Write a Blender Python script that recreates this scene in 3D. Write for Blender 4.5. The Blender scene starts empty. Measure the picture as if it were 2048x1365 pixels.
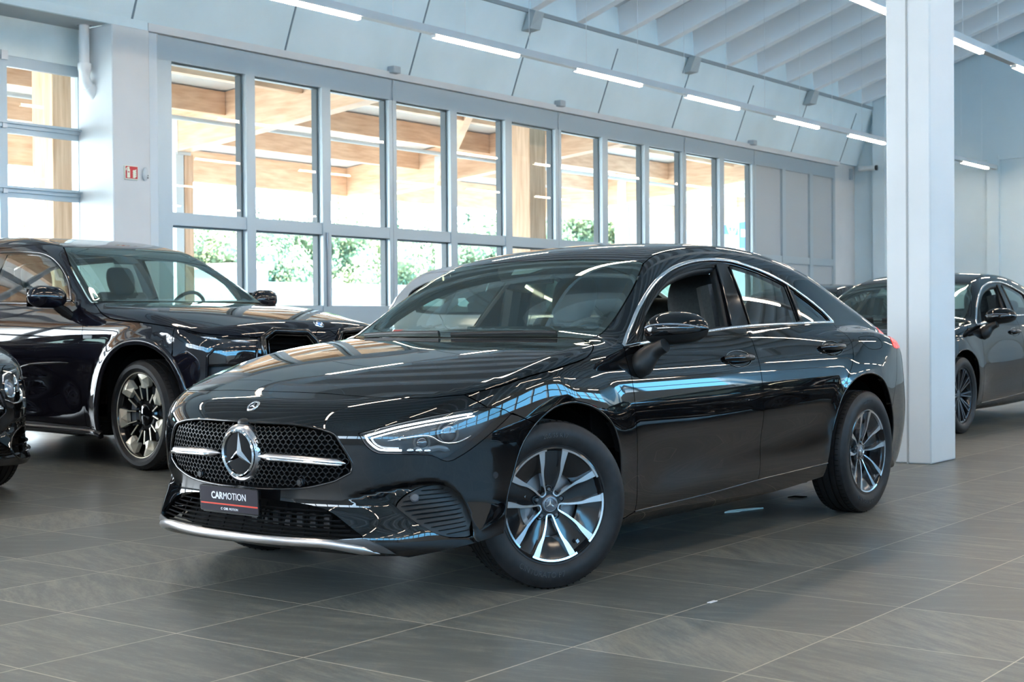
import bpy, bmesh, math, random
import numpy as np
from math import radians as R, pi, sin, cos
from mathutils import Vector, Matrix
from mathutils.geometry import delaunay_2d_cdt
random.seed(7); rng=np.random.default_rng(7)
SC=bpy.context.scene; COL=SC.collection
# ---------------- camera ----------------
cd=bpy.data.cameras.new('camera'); cam=bpy.data.objects.new('camera',cd); COL.objects.link(cam)
cd.sensor_width=36; cd.lens=36*2872.5/2048; cd.clip_end=900; cd.clip_start=.05
cam.matrix_world=Matrix(((0.7975416,-0.0021026,0.6032603,0),(0.6032199,0.0148646,-0.7974364,0),(-0.0072906,0.9998873,0.0131235,1.03),(0,0,0,1)))
cd.dof.use_dof=True; cd.dof.focus_distance=6.3; cd.dof.aperture_fstop=7.0
SC.camera=cam
# ---------------- colour management ----------------
SC.view_settings.view_transform='Standard'; SC.view_settings.look='None'
SC.view_settings.gamma=1; SC.view_settings.exposure=0.80
SC.cycles.use_denoising=True; SC.cycles.max_bounces=9; SC.cycles.diffuse_bounces=4; SC.cycles.glossy_bounces=5
SC.cycles.transmission_bounces=8; SC.cycles.transparent_max_bounces=14; SC.cycles.caustics_reflective=False; SC.cycles.caustics_refractive=False
SC.cycles.sample_clamp_indirect=6; SC.cycles.use_light_tree=True
# ---------------- sky ----------------
W=bpy.data.worlds.new('sky'); SC.world=W; W.use_nodes=True; nt=W.node_tree; nt.nodes.clear()
def nn(t,k,**kw):
    n=t.nodes.new(k)
    for a,b in kw.items(): setattr(n,a,b)
    return n
tc=nn(nt,'ShaderNodeTexCoord'); sx=nn(nt,'ShaderNodeSeparateXYZ'); nt.links.new(tc.outputs['Generated'],sx.inputs[0])
# the sun side (towards -X) of the sky is hazy and white, the other side is a clear blue
mr=nn(nt,'ShaderNodeMapRange'); mr.inputs[1].default_value=-.25; mr.inputs[2].default_value=.35; nt.links.new(sx.outputs[0],mr.inputs[0])
mx=nn(nt,'ShaderNodeMix',data_type='RGBA'); nt.links.new(mr.outputs[0],mx.inputs[0])
mx.inputs[6].default_value=(11,12.4,13.6,1); mx.inputs[7].default_value=(1.6,5.3,9.2,1)
bg=nn(nt,'ShaderNodeBackground'); nt.links.new(mx.outputs[2],bg.inputs[0]); bg.inputs[1].default_value=1.0
wo=nn(nt,'ShaderNodeOutputWorld'); nt.links.new(bg.outputs[0],wo.inputs[0])
# ---------------- sun ----------------
sd=bpy.data.lights.new('sun','SUN'); sd.energy=20; sd.angle=R(1.5); sd.color=(1,.93,.8)
sun=bpy.data.objects.new('sun',sd); COL.objects.link(sun); sun.rotation_euler=Vector((-.55,.30,-.78)).to_track_quat('-Z','Y').to_euler()
# ---------------- materials ----------------
MT={}
def mat(name,col=(.5,.5,.5),rough=.5,metal=0,spec=.5,coat=0,emit=None,es=0,trans=0,ior=1.5,alpha=1):
    if name in MT: return MT[name]
    m=bpy.data.materials.new(name); m.use_nodes=True; b=m.node_tree.nodes['Principled BSDF']
    b.inputs['Base Color'].default_value=(*col,1); b.inputs['Roughness'].default_value=rough; b.inputs['Metallic'].default_value=metal
    b.inputs['Specular IOR Level'].default_value=spec; b.inputs['Coat Weight'].default_value=coat; b.inputs['Coat Roughness'].default_value=.02
    b.inputs['IOR'].default_value=ior; b.inputs['Transmission Weight'].default_value=trans; b.inputs['Alpha'].default_value=alpha
    if emit: b.inputs['Emission Color'].default_value=(*emit,1); b.inputs['Emission Strength'].default_value=es
    MT[name]=m; return m
def bsdf(m): return m.node_tree.nodes['Principled BSDF']
def noisy(m,c1,c2,scale=4,stretch=(1,1,1),detail=6,bump=0,rough=None,lo=.3,hi=.7,obj=True):
    """mix two colours by noise, with an optional bump"""
    t=m.node_tree; b=bsdf(m); g=nn(t,'ShaderNodeTexCoord'); mp=nn(t,'ShaderNodeMapping'); mp.inputs['Scale'].default_value=stretch
    t.links.new(g.outputs['Object'],mp.inputs[0]); n=nn(t,'ShaderNodeTexNoise'); n.inputs['Scale'].default_value=scale; n.inputs['Detail'].default_value=detail
    t.links.new(mp.outputs[0],n.inputs[0]); r=nn(t,'ShaderNodeMapRange'); r.inputs[1].default_value=lo; r.inputs[2].default_value=hi
    t.links.new(n.outputs[0],r.inputs[0]); x=nn(t,'ShaderNodeMix',data_type='RGBA'); x.inputs[6].default_value=(*c1,1); x.inputs[7].default_value=(*c2,1)
    t.links.new(r.outputs[0],x.inputs[0]); t.links.new(x.outputs[2],b.inputs['Base Color'])
    if bump:
        bp=nn(t,'ShaderNodeBump'); bp.inputs['Strength'].default_value=bump; bp.inputs['Distance'].default_value=.01
        t.links.new(n.outputs[0],bp.inputs['Height']); t.links.new(bp.outputs[0],b.inputs['Normal'])
    return m
def glass(name,tint=(.9,.95,.93),rough=0,ior=1.5,rc=(1,1,1)):
    """thin pane: tinted straight-through light plus a mirror reflection that grows towards grazing"""
    m=bpy.data.materials.new(name); m.use_nodes=True; t=m.node_tree; t.nodes.clear()
    tr=nn(t,'ShaderNodeBsdfTransparent'); tr.inputs[0].default_value=(*tint,1); gl=nn(t,'ShaderNodeBsdfGlossy'); gl.inputs['Roughness'].default_value=rough; gl.inputs[0].default_value=(*rc,1)
    fr=nn(t,'ShaderNodeFresnel'); fr.inputs[0].default_value=ior; mxs=nn(t,'ShaderNodeMixShader'); o=nn(t,'ShaderNodeOutputMaterial')
    g=nn(t,'ShaderNodeNewGeometry'); mu=nn(t,'ShaderNodeMath',operation='MULTIPLY'); inv=nn(t,'ShaderNodeMath',operation='SUBTRACT'); inv.inputs[0].default_value=1
    t.links.new(g.outputs['Backfacing'],inv.inputs[1]); t.links.new(fr.outputs[0],mu.inputs[0]); t.links.new(inv.outputs[0],mu.inputs[1])
    t.links.new(mu.outputs[0],mxs.inputs[0]); t.links.new(tr.outputs[0],mxs.inputs[1]); t.links.new(gl.outputs[0],mxs.inputs[2]); t.links.new(mxs.outputs[0],o.inputs[0])
    MT[name]=m; return m
WHITE=noisy(mat('white_paint',(.62,.64,.645),.55),(.585,.61,.615),(.65,.67,.675),1.5)
CONC=noisy(mat('painted_concrete',(.60,.74,.79),.6),(.55,.68,.72),(.64,.78,.83),.9,bump=.08)
ALU=mat('grey_aluminium',(.40,.475,.515),.4,.3)
ALUD=mat('dark_reveal',(.10,.12,.13),.5)
PANELG=mat('grey_panel',(.40,.44,.46),.5)
WOOD=noisy(mat('glulam_spruce',(.78,.48,.30),.6),(.66,.38,.22),(.88,.60,.40),2.2,(1,1,7),8)
WOOD2=noisy(mat('glulam_post',(.75,.46,.29),.6),(.60,.34,.19),(.84,.56,.37),2.0,(9,9,.7),8)
DECK=mat('white_deck',(.85,.85,.84),.6)
LED=mat('lit_diffuser',(1,1,1),.4,emit=(1,.79,.60),es=45)
GLASSW=glass('window_glass',(.95,.98,.98))
RUB=noisy(mat('tyre_rubber',(.01,.01,.011),.5,spec=.28),(.008,.008,.009),(.016,.0155,.016),30)
PAINT=mat('black_paint',(.0035,.0038,.0045),.015,spec=.55); 
GLOSSB=mat('gloss_black_trim',(.004,.004,.005),.05)
SATB=mat('satin_black_plastic',(.010,.011,.012),.42,spec=.35)
MATB=mat('black_void',(.004,.004,.004),.8,spec=.1)
CHROME=mat('chrome',(.86,.87,.89),.06,1)
SATIN=mat('satin_silver',(.52,.51,.52),.28,1)
MACH=mat('machined_silver',(.68,.70,.73),.24,1)
LEATH=noisy(mat('black_upholstery',(.02,.021,.024),.55,spec=.3),(.016,.017,.02),(.028,.029,.033),60)
GLASSC=glass('car_glass',(.66,.76,.71),ior=1.95)
GLASSWS=glass('coated_windscreen',(.60,.72,.66),ior=2.35,rc=(.86,1,.95))
GLASSP=glass('privacy_glass',(.34,.41,.39),ior=1.95)
GLASSL=glass('lamp_glass',(.93,.95,.96),ior=1.45)
DRL=mat('lit_light_bar',(1,1,1),.3,emit=(.85,.93,1),es=3.2)
REFL=mat('reflector',(.75,.78,.82),.12,1)
REDL=mat('red_lens',(.5,.02,.02),.15,emit=(1,.05,.03),es=.35)
# ---------------- mesh helpers ----------------
def tag(o,label=None,cat=None,group=None,kind=None):
    if label: o['label']=label
    if cat: o['category']=cat
    if group: o['group']=group
    if kind: o['kind']=kind
    return o
def empty(name,loc=(0,0,0),rz=0,parent=None):
    o=bpy.data.objects.new(name,None); COL.objects.link(o); o.location=loc; o.rotation_euler=(0,0,rz); o.parent=parent; o.empty_display_size=.1; return o
def link(name,me,mats,parent=None):
    o=bpy.data.objects.new(name,me); COL.objects.link(o); o.parent=parent
    for m in (mats if isinstance(mats,(list,tuple)) else [mats]): me.materials.append(m)
    return o
class B:
    """collects simple solids into one mesh"""
    def __init__(s): s.v=[]; s.f=[]; s.mi=[]; s.m=0
    def add(s,v,f):
        n=len(s.v); s.v+= [tuple(float(c) for c in q) for q in v]; s.f+=[tuple(i+n for i in q) for q in f]; s.mi+=[s.m]*len(f)
    def box(s,x0,x1,y0,y1,z0,z1,M=None):
        v=[(x,y,z) for z in (z0,z1) for x,y in ((x0,y0),(x1,y0),(x1,y1),(x0,y1))]
        if M is not None: v=[M@Vector(q) for q in v]
        s.add(v,[(0,3,2,1),(4,5,6,7),(0,1,5,4),(1,2,6,5),(2,3,7,6),(3,0,4,7)]); return s
    def cbox(s,c,d,M=None): return s.box(c[0]-d[0]/2,c[0]+d[0]/2,c[1]-d[1]/2,c[1]+d[1]/2,c[2]-d[2]/2,c[2]+d[2]/2,M)
    def beam(s,a,b,w,h,up=(0,0,1)):
        a=Vector(a);b=Vector(b);d=(b-a).normalized();r=d.cross(Vector(up)).normalized();u=r.cross(d)
        v=[p+r*i*w/2+u*j*h/2 for p in (a,b) for i,j in ((-1,-1),(1,-1),(1,1),(-1,1))]
        s.add(v,[(0,3,2,1),(4,5,6,7),(0,1,5,4),(1,2,6,5),(2,3,7,6),(3,0,4,7)]); return s
    def tube(s,pts,r,n=8,cap=True,closed=False):
        pts=[Vector(p) for p in pts]; L=len(pts); rr=r if hasattr(r,'__len__') else [r]*L; v=[]; pu=None
        for i,p in enumerate(pts):
            a=pts[i-1] if (i>0 or closed) else p; b=pts[(i+1)%L] if (i<L-1 or closed) else p
            d=(b-a).normalized(); 
            if pu is None: pu=Vector((0,0,1)) if abs(d.z)<.9 else Vector((1,0,0))
            rt=d.cross(pu).normalized(); u=rt.cross(d).normalized(); pu=u
            v+=[p+(rt*cos(2*pi*k/n)+u*sin(2*pi*k/n))*rr[i] for k in range(n)]
        f=[(i*n+k,i*n+(k+1)%n,((i+1)%L)*n+(k+1)%n,((i+1)%L)*n+k) for i in range(L if closed else L-1) for k in range(n)]
        if cap and not closed: f+=[tuple(range(n))[::-1],tuple((L-1)*n+k for k in range(n))]
        s.add(v,f); return s
    def lathe(s,prof,n=48,M=None,a0=0,a1=2*pi,cap=False):
        """profile (r,h) turned about local Z"""
        full=abs(a1-a0-2*pi)<1e-6; m=n if full else n+1; v=[]
        for i in range(m):
            a=a0+(a1-a0)*i/n
            for r,h in prof: v.append(Vector((r*cos(a),r*sin(a),h)))
        if M is not None: v=[M@q for q in v]
        L=len(prof); f=[(i*L+k,((i+1)%m)*L+k,((i+1)%m)*L+k+1,i*L+k+1) for i in range(n) for k in range(L-1)]
        s.add(v,f); return s
    def prism(s,poly,z0,z1,M=None,taper=0):
        n=len(poly); c=np.mean(np.array(poly),0)
        top=[(c[0]+(p[0]-c[0])*(1-taper),c[1]+(p[1]-c[1])*(1-taper)) for p in poly]
        v=[Vector((p[0],p[1],z0)) for p in poly]+[Vector((p[0],p[1],z1)) for p in top]
        if M is not None: v=[M@q for q in v]
        s.add(v,[tuple(range(n))[::-1],tuple(range(n,2*n))]+[(i,(i+1)%n,n+(i+1)%n,n+i) for i in range(n)]); return s
    def sphere(s,c,r,n=12,M=None):
        rx,ry,rz=r if hasattr(r,'__len__') else (r,r,r); v=[];
        for i in range(n+1):
            t=pi*i/n
            for k in range(2*n):
                p=pi*k/n; v.append(Vector((c[0]+rx*sin(t)*cos(p),c[1]+ry*sin(t)*sin(p),c[2]+rz*cos(t))))
        if M is not None: v=[M@q for q in v]
        f=[(i*2*n+k,(i+1)*2*n+k,(i+1)*2*n+(k+1)%(2*n),i*2*n+(k+1)%(2*n)) for i in range(n) for k in range(2*n)]
        s.add(v,f); return s
    def build(s,name,mats,parent=None,ang=35,bevel=0,sub=0,fix=False):
        me=bpy.data.meshes.new(name); me.from_pydata(s.v,[],s.f)
        if fix:
            bm=bmesh.new(); bm.from_mesh(me); bmesh.ops.remove_doubles(bm,verts=bm.verts,dist=1e-6); bmesh.ops.recalc_face_normals(bm,faces=bm.faces); bm.to_mesh(me); bm.free()
        if any(s.mi) and len(me.polygons)==len(s.mi): me.polygons.foreach_set('material_index',s.mi)
        me.shade_smooth(); me.set_sharp_from_angle(angle=R(ang)); o=link(name,me,mats,parent)
        if bevel:
            b=o.modifiers.new('bevel','BEVEL'); b.width=bevel; b.segments=2; b.limit_method='ANGLE'; b.angle_limit=R(40)
        if sub:
            b=o.modifiers.new('sub','SUBSURF'); b.levels=sub; b.render_levels=sub
        return o
def struct(o): o['kind']='structure'; return o
def cr(pts,n=8,closed=False):
    """Catmull-Rom resample"""
    P=np.array(pts,float); L=len(P); out=[]
    rng_=range(L if closed else L-1)
    for i in rng_:
        p1=P[i];p2=P[(i+1)%L]; p0=P[i-1] if (i>0 or closed) else 2*p1-p2; p3=P[(i+2)%L] if (i+2<L or closed) else 2*p2-p1
        for k in range(n):
            t=k/n; out.append(.5*((2*p1)+(p2-p0)*t+(2*p0-5*p1+4*p2-p3)*t*t+(3*p1-p0-3*p2+p3)*t**3))
    if not closed: out.append(P[-1])
    return np.array(out)
def text(name,body,size,mat_,parent=None,M=None,depth=.001,align='CENTER',res=3,bold=0):
    c=bpy.data.curves.new(name,'FONT'); c.body=body; c.size=size; c.extrude=depth; c.align_x=align; c.align_y='CENTER'; c.resolution_u=res; c.offset=bold
    t=bpy.data.objects.new(name,c); COL.objects.link(t); bpy.context.view_layer.update()
    me=bpy.data.meshes.new_from_object(t.evaluated_get(bpy.context.evaluated_depsgraph_get())); bpy.data.objects.remove(t); me.name=name
    o=link(name,me,mat_,parent)
    if M is not None: o.matrix_local=M
    return o
# =============== the hall ===============
XW=-13.08
# floor: 60 cm slate-look tiles
FL=mat('slate_tiles',(.1,.1,.1),.3); t=FL.node_tree; b=bsdf(FL)
g=nn(t,'ShaderNodeNewGeometry'); sp=nn(t,'ShaderNodeSeparateXYZ'); t.links.new(g.outputs['Position'],sp.inputs[0])
def mth(op,a,c=None,t=t):
    m=nn(t,'ShaderNodeMath',operation=op)
    for i,q in enumerate((a,c)):
        if q is None: continue
        if isinstance(q,(int,float)): m.inputs[i].default_value=q
        else: t.links.new(q,m.inputs[i])
    return m.outputs[0]
T=.597
ux=mth('DIVIDE',mth('ADD',sp.outputs[0],3.183+T*100),T); uy=mth('DIVIDE',mth('ADD',sp.outputs[1],-3.726+T*100),T)
fx=mth('FRACT',ux); fy=mth('FRACT',uy); 
ex=mth('MINIMUM',fx,mth('SUBTRACT',1.0,fx)); ey=mth('MINIMUM',fy,mth('SUBTRACT',1.0,fy)); ed=mth('MINIMUM',ex,ey)
gr=mth('LESS_THAN',ed,.0036)
cx_=nn(t,'ShaderNodeCombineXYZ'); t.links.new(mth('FLOOR',ux),cx_.inputs[0]); t.links.new(mth('FLOOR',uy),cx_.inputs[1])
wn=nn(t,'ShaderNodeTexWhiteNoise',noise_dimensions='2D'); t.links.new(cx_.outputs[0],wn.inputs[0])
# per-tile offset and a quarter-turn of the streak direction
vs=nn(t,'ShaderNodeVectorMath',operation='SCALE'); t.links.new(wn.outputs['Color'],vs.inputs[0]); vs.inputs['Scale'].default_value=40
va=nn(t,'ShaderNodeVectorMath',operation='ADD'); t.links.new(g.outputs['Position'],va.inputs[0]); t.links.new(vs.outputs[0],va.inputs[1])
mp=nn(t,'ShaderNodeVectorRotate',rotation_type='Z_AXIS'); t.links.new(va.outputs[0],mp.inputs[0]); t.links.new(mth('MULTIPLY',mth('SUBTRACT',wn.outputs['Value'],.5),1.3),mp.inputs['Angle'])
m2=nn(t,'ShaderNodeMapping'); m2.inputs['Scale'].default_value=(1.2,7,1); m2.inputs['Rotation'].default_value=(0,0,.35); t.links.new(mp.outputs[0],m2.inputs[0])
n1=nn(t,'ShaderNodeTexNoise'); n1.inputs['Scale'].default_value=2.6; n1.inputs['Detail'].default_value=6; n1.inputs['Roughness'].default_value=.62; t.links.new(m2.outputs[0],n1.inputs[0])
n2=nn(t,'ShaderNodeTexNoise'); n2.inputs['Scale'].default_value=130; n2.inputs['Detail'].default_value=2; t.links.new(g.outputs['Position'],n2.inputs[0])
m3=nn(t,'ShaderNodeMapping'); m3.inputs['Scale'].default_value=(1,4.5,1); m3.inputs['Rotation'].default_value=(0,0,.35); t.links.new(mp.outputs[0],m3.inputs[0])
n3=nn(t,'ShaderNodeTexNoise'); n3.inputs['Scale'].default_value=16; n3.inputs['Detail'].default_value=6; n3.inputs['Roughness'].default_value=.75; t.links.new(m3.outputs[0],n3.inputs[0])
f1=mth('ADD',mth('MULTIPLY',n1.outputs[0],.50),mth('ADD',mth('MULTIPLY',n2.outputs[0],.12),mth('MULTIPLY',n3.outputs[0],.38))); f1=mth('ADD',f1,mth('MULTIPLY',mth('SUBTRACT',wn.outputs['Value'],.5),.12))
rp=nn(t,'ShaderNodeValToRGB'); t.links.new(f1,rp.inputs[0]); e=rp.color_ramp.elements; rp.color_ramp.interpolation='B_SPLINE'
e[0].position=.30; e[0].color=(.080,.087,.084,1); e[1].position=.66; e[1].color=(.235,.225,.185,1); q=rp.color_ramp.elements.new(.46); q.color=(.094,.101,.095,1); q=rp.color_ramp.elements.new(.55); q.color=(.142,.146,.131,1)
mxf=nn(t,'ShaderNodeMix',data_type='RGBA'); t.links.new(gr,mxf.inputs[0]); t.links.new(rp.outputs[0],mxf.inputs[6]); mxf.inputs[7].default_value=(.55,.50,.40,1); t.links.new(mxf.outputs[2],b.inputs['Base Color'])
rr=nn(t,'ShaderNodeMapRange'); rr.inputs[1].default_value=.3; rr.inputs[2].default_value=.7; rr.inputs[3].default_value=.24; rr.inputs[4].default_value=.42; t.links.new(f1,rr.inputs[0]); b.inputs['Roughness'].default_value=.36
bp=nn(t,'ShaderNodeBump'); bp.inputs['Strength'].default_value=.05; bp.inputs['Distance'].default_value=.001; t.links.new(n2.outputs[0],bp.inputs['Height']); t.links.new(bp.outputs[0],b.inputs['Normal'])
b.inputs['Specular IOR Level'].default_value=.5
struct(B().box(-13.9,12.2,-14,30.2,-.2,0).build('floor',FL))
# ceiling: sloped slab with ribs and the leaning concrete band below it
b_=B(); RZ=lambda x: 5.66+.34*(min(x,-.2-x if x>-.1 else x)+12.65)
def rz(x): return 5.66+.34*((x if x<0 else -x)+12.65)
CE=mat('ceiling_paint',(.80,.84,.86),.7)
for x0,x1 in ((-12.65,0),(0,12.2)):
    z0,z1=rz(x0)+.42,rz(x1)+.42
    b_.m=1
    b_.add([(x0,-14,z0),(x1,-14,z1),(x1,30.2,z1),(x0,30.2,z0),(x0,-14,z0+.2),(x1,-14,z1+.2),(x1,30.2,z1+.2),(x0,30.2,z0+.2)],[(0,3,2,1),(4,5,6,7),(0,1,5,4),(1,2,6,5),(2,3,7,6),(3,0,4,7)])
    b_.m=0; k=-13.5
    while k<30.2:
        y=17.30+1.2*round((k-17.3)/1.2); w0,w1=.085,.14
        za,zb=rz(x0),rz(x1)
        b_.add([(x0,y-w0,za),(x1,y-w0,zb),(x1,y+w0,zb),(x0,y+w0,za),(x0,y-w1,za+.43),(x1,y-w1,zb+.43),(x1,y+w1,zb+.43),(x0,y+w1,za+.43)],[(0,3,2,1),(0,1,5,4),(1,2,6,5),(2,3,7,6),(3,0,4,7)])
        k+=1.2
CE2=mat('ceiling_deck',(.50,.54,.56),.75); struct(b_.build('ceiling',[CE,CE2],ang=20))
# window wall: leaning band, ledge, beam over the gate, pillar
zb,zt=4.42,5.62; xb,xt=-13.08,-12.62
b_=B(); b_.add([(xb,-14,zb),(xt,-14,zt),(xt,30.2,zt),(xb,30.2,zb),(-14,-14,zb),(-14,-14,6.3),(-14,30.2,6.3),(-14,30.2,zb),(xt,-14,6.2),(xt,30.2,6.2)],
    [(0,3,2,1),(0,4,7,3),(1,2,9,8),(8,9,6,5),(4,5,6,7),(2,3,7,6,9),(0,1,8,5,4)])
struct(b_.build('wall_left',CONC,ang=10))
DJ=mat('joint_shadow_gap',(.16,.22,.26),.8)
n=1
b_=B()
for y in [14.973+2.345*k for k in range(-9,8)]:
    if 9<y<30:
        for (s0,s1) in ((.02,.86),):
            p0=Vector((xb+(xt-xb)*s0+.003,y,zb+(zt-zb)*s0)); p1=Vector((xb+(xt-xb)*s1+.003,y,zb+(zt-zb)*s1)); b_.beam(p0,p1,.022,.012,(1,0,0))
struct(b_.build('trim_1',DJ))
struct(B().box(-13.12,-13.02,10.475,28.95,4.34,4.43).build('trim_2',WHITE))
struct(B().box(-12.70,-12.60,-14,30,5.60,5.66).build('trim_3',mat('dark_edge',(.25,.30,.32),.7)))
struct(B().box(-13.75,-13.0,9.956,10.465,0,4.339).build('wall_pillar',WHITE,bevel=.012))
b_=B().box(-13.75,-13.35,-14,-3.5,0,4.42).box(-13.75,-13.3,6.3,7.0,0,4.42).box(-13.75,-13.35,-3.5,6.3,3.95,4.42).box(-13.75,-13.35,-3.5,6.3,0,.35)
for y in np.arange(-3.5,6.4,1.225): b_.box(-13.68,-13.60,y-.045,y+.045,.35,3.95)
for z in (1.1,1.8,2.5,3.2): b_.box(-13.68,-13.60,-3.5,6.3,z-.05,z+.05)
struct(b_.build('wall_near_gate',WHITE))
struct(B().box(-13.7,-13.15,28.86,30.2,0,4.43).build('wall_corner',WHITE))
# the roof-height box over the left gate, seen from below
struct(B().box(-13.08,-13.03,-14,10.47,4.34,4.44).build('trim_9',CONC))
struct(B().box(-13.6,-13.08,-14,9.955,4.345,4.46).build('trim_4',mat('soffit_grey',(.42,.46,.48),.7)))
struct(B().box(-13.66,-13.60,7.6,10.02,3.93,4.36).build('trim_5',noisy(mat('gate_box_panel',(.62,.72,.72),.5),(.58,.68,.68),(.68,.77,.77),3)))
# end wall
b_=B(); b_.add([(-13.6,30,0),(12.2,30,0),(12.2,30,rz(12.2)+.6),(0,30,rz(0)+.6),(-13.6,30,rz(-13.6)+.6)]+[(-13.6,30.2,0),(12.2,30.2,0),(12.2,30.2,rz(12.2)+.6),(0,30.2,rz(0)+.6),(-13.6,30.2,rz(-13.6)+.6)],[(0,1,2,3,4),(9,8,7,6,5)]+[(i,i+5,(i+1)%5+5,(i+1)%5) for i in range(5)])
ENDM=noisy(mat('end_wall_paint',(.58,.69,.73),.65),(.55,.66,.70),(.61,.72,.76),.8)
struct(b_.build('wall_back',ENDM))
b_=B()
for x in (-10.05,-6.4,-2.8,.8,4.4,8.0): b_.box(x-.12,x+.12,29.9,30.01,0,4.42)
b_.box(-12.9,12,29.93,30.01,4.34,4.44); struct(b_.build('trim_6',ENDM))
struct(B().box(-12.62,-12.35,29.75,30.01,0,6.0).build('trim_7',ENDM))
# wall behind the camera and the far side wall with their high window bands (they are what the paint mirrors)
FARW=mat('far_wall_paint',(.66,.67,.66),.7)
b_=B(); b_.box(-13.8,12.2,-14.2,-14,0,3.3).box(-13.8,12.2,-14.2,-14,5.0,11)
for x in np.arange(-13.6,12.3,2.0): b_.box(x-.06,x+.06,-14.1,-13.95,3.3,5.0)
b_.box(-13.8,12.2,-14.1,-13.95,4.2,4.28); struct(b_.build('wall_front',FARW))
b_=B(); b_.box(12.2,12.4,-14,30.2,0,3.2).box(12.2,12.4,-14,30.2,4.9,6.6)
for y in np.arange(-14,30.3,1.7): b_.box(12.15,12.4,y-.07,y+.07,3.2,4.9)
b_.box(12.15,12.4,-14,30.2,3.85,3.93); struct(b_.build('wall_right',FARW))
# glazed roof strip on the far side of the ridge is not seen; columns on this grid are
def column(x,y,lab):
    b_=B(); P=[(x-.012,0),(x+.33,0)]
    b_.box(x,x+.328,y,y+.485,0,9.6); o=b_.build('column',[WHITE],bevel=.012)
    j=B().box(x+.150,x+.163,y-.004,y+.01,0,9.6).build('joint_strip',mat('grey_seal',(.33,.34,.34),.6),o)
    return tag(o,lab,'column')
column(-4.087,9.872,'white painted square concrete column standing right behind the black coupe')
def column2(x,y): b_=B().box(x,x+.33,y,y+.48,0,rz(x)+.1); return struct(b_.build('wall_column',WHITE,bevel=.012))
# ---- big glazed gates in the window wall ----
panes=[(10.839,11.97),(12.116,13.268),(13.423,14.558),(14.71,15.853),(16.0,17.145),(17.307,18.452),(18.615,19.772),(19.936,21.09),(21.237,22.373),(22.514,23.729),(23.9,25.04),(25.2,26.31),(26.46,27.57),(27.72,28.72)]
zt1,zt0,zl1,zl0=4.062,2.325,2.178,1.262
groups=[panes[0:3],panes[3:6],panes[6:9],panes[9:11],panes[11:14]]
edges=[10.62,14.634,18.533,22.443,25.12,28.83]
for gi,gp in enumerate(groups):
    b_=B(); y0,y1=edges[gi],edges[gi+1]; xa,xb2=XW-.09,XW
    b_.box(xa,xb2,y0+.004,y1-.004,zt1,4.335)
    b_.box(xa,xb2,y0+.004,y1-.004,zl1,zt0); b_.box(xa,xb2,y0+.004,y1-.004,.95,zl0); b_.box(xa,xb2,y0+.004,y1-.004,0,.14)
    ys=[y0+.004]+[c for p_ in gp for c in p_]+[y1-.004]
    for k in range(0,len(ys),2): b_.box(xa+.004,xb2+(.012 if k not in (0,len(ys)-2) else .003),ys[k],ys[k+1],.142,zt1-.002)
    gate=b_.build('window_%d'%(gi+1),ALU); struct(gate)
    r_=B(); gl=B(); pn=B()
    for (a,c) in gp:
        for (u,v) in ((zt0,zt1),(zl0,zl1),(.14,.95)):
            if gi==4 or v<1: pn.box(xa+.03,xa+.055,a,c,u,v); continue
            gl.box(xa+.035,xa+.041,a,c,u,v)
            r_.box(xa-.06,xa+.03,c-.028,c,u,v).box(xa-.06,xa+.03,a,c,v-.022,v).box(xa-.06,xa+.03,a,a+.006,u,v)
    if gl.v:
        gl.build('pane',GLASSW,gate); r_.build('rubber_reveal',ALUD,gate)
    if pn.v: pn.build('infill_panel',PANELG,gate)
    # seal and cable at the joint
    B().tube([(XW+.015,y0,4.42),(XW+.02,y0+.01,4.3),(XW+.012,y0-.01,4.2),(XW+.015,y0,4.06)],.005,6).build('cable',WHITE,gate)
struct(B().box(XW-.12,XW+.02,10.466,10.62,0,4.335).build('trim_8',mat('pale_frame',(.60,.68,.73),.45)))
# small lower door hinges of the wicket door
struct(B().box(XW,XW+.03,13.33,13.36,1.25,2.2).tube([(XW+.03,13.33,2.0),(XW+.03,13.33,2.2)],.012).build('door_1',mat('hinge_grey',(.3,.33,.36),.4,.5)))
# ---- left sectional gate ----
def left_gate():
    X0=-13.66; fr=B(); gl=B(); bd=B()
    ya=[7.10,8.00,9.05]; yb=[7.90,8.95,9.95]
    rows=[(3.235,3.815),(2.54,3.10),(1.86,2.41),(1.18,1.72),(.4,1.04)]
    for a,c in zip(ya,yb):
        for u,v in rows: gl.box(X0+.02,X0+.026,a,c,u,v)
    fr.box(X0,X0+.05,6.9,10.03,3.815,3.94)
    for u,v in [(3.10,3.235),(2.41,2.54),(1.72,1.86),(1.04,1.18),(0,.4)]:
        fr.box(X0,X0+.05,6.9,10.03,u,v); fr.box(X0+.05,X0+.11,6.9,10.0,v-.035,v-.02); fr.box(X0+.05,X0+.075,6.9,10.0,v-.075,v-.035)
    for a,c in ((9.95,10.03),(8.95,9.05),(7.9,8.0),(6.9,7.1)): fr.box(X0+.001,X0+.052,a,c,0,3.9)
    fr.box(X0-.02,X0+.09,10.03,10.09,0,4.3); fr.box(X0-.02,X0+.04,10.09,10.3,0,4.3)
    g_=fr.build('window_6',ALU); struct(g_); gl.build('pane',GLASSW,g_)
    for y in (9.0,9.99):
        for z in (3.2,2.5,1.82): bd.box(X0+.05,X0+.085,y-.028,y+.028,z-.05,z+.02)
    bd.box(X0+.05,X0+.08,8.97,9.05,3.88,3.98); bd.build('hinge',mat('galvanised',(.5,.53,.55),.45,.7),g_)
    for z in (3.9,3.4,2.9,2.45): bd=None
left_gate()
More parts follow.
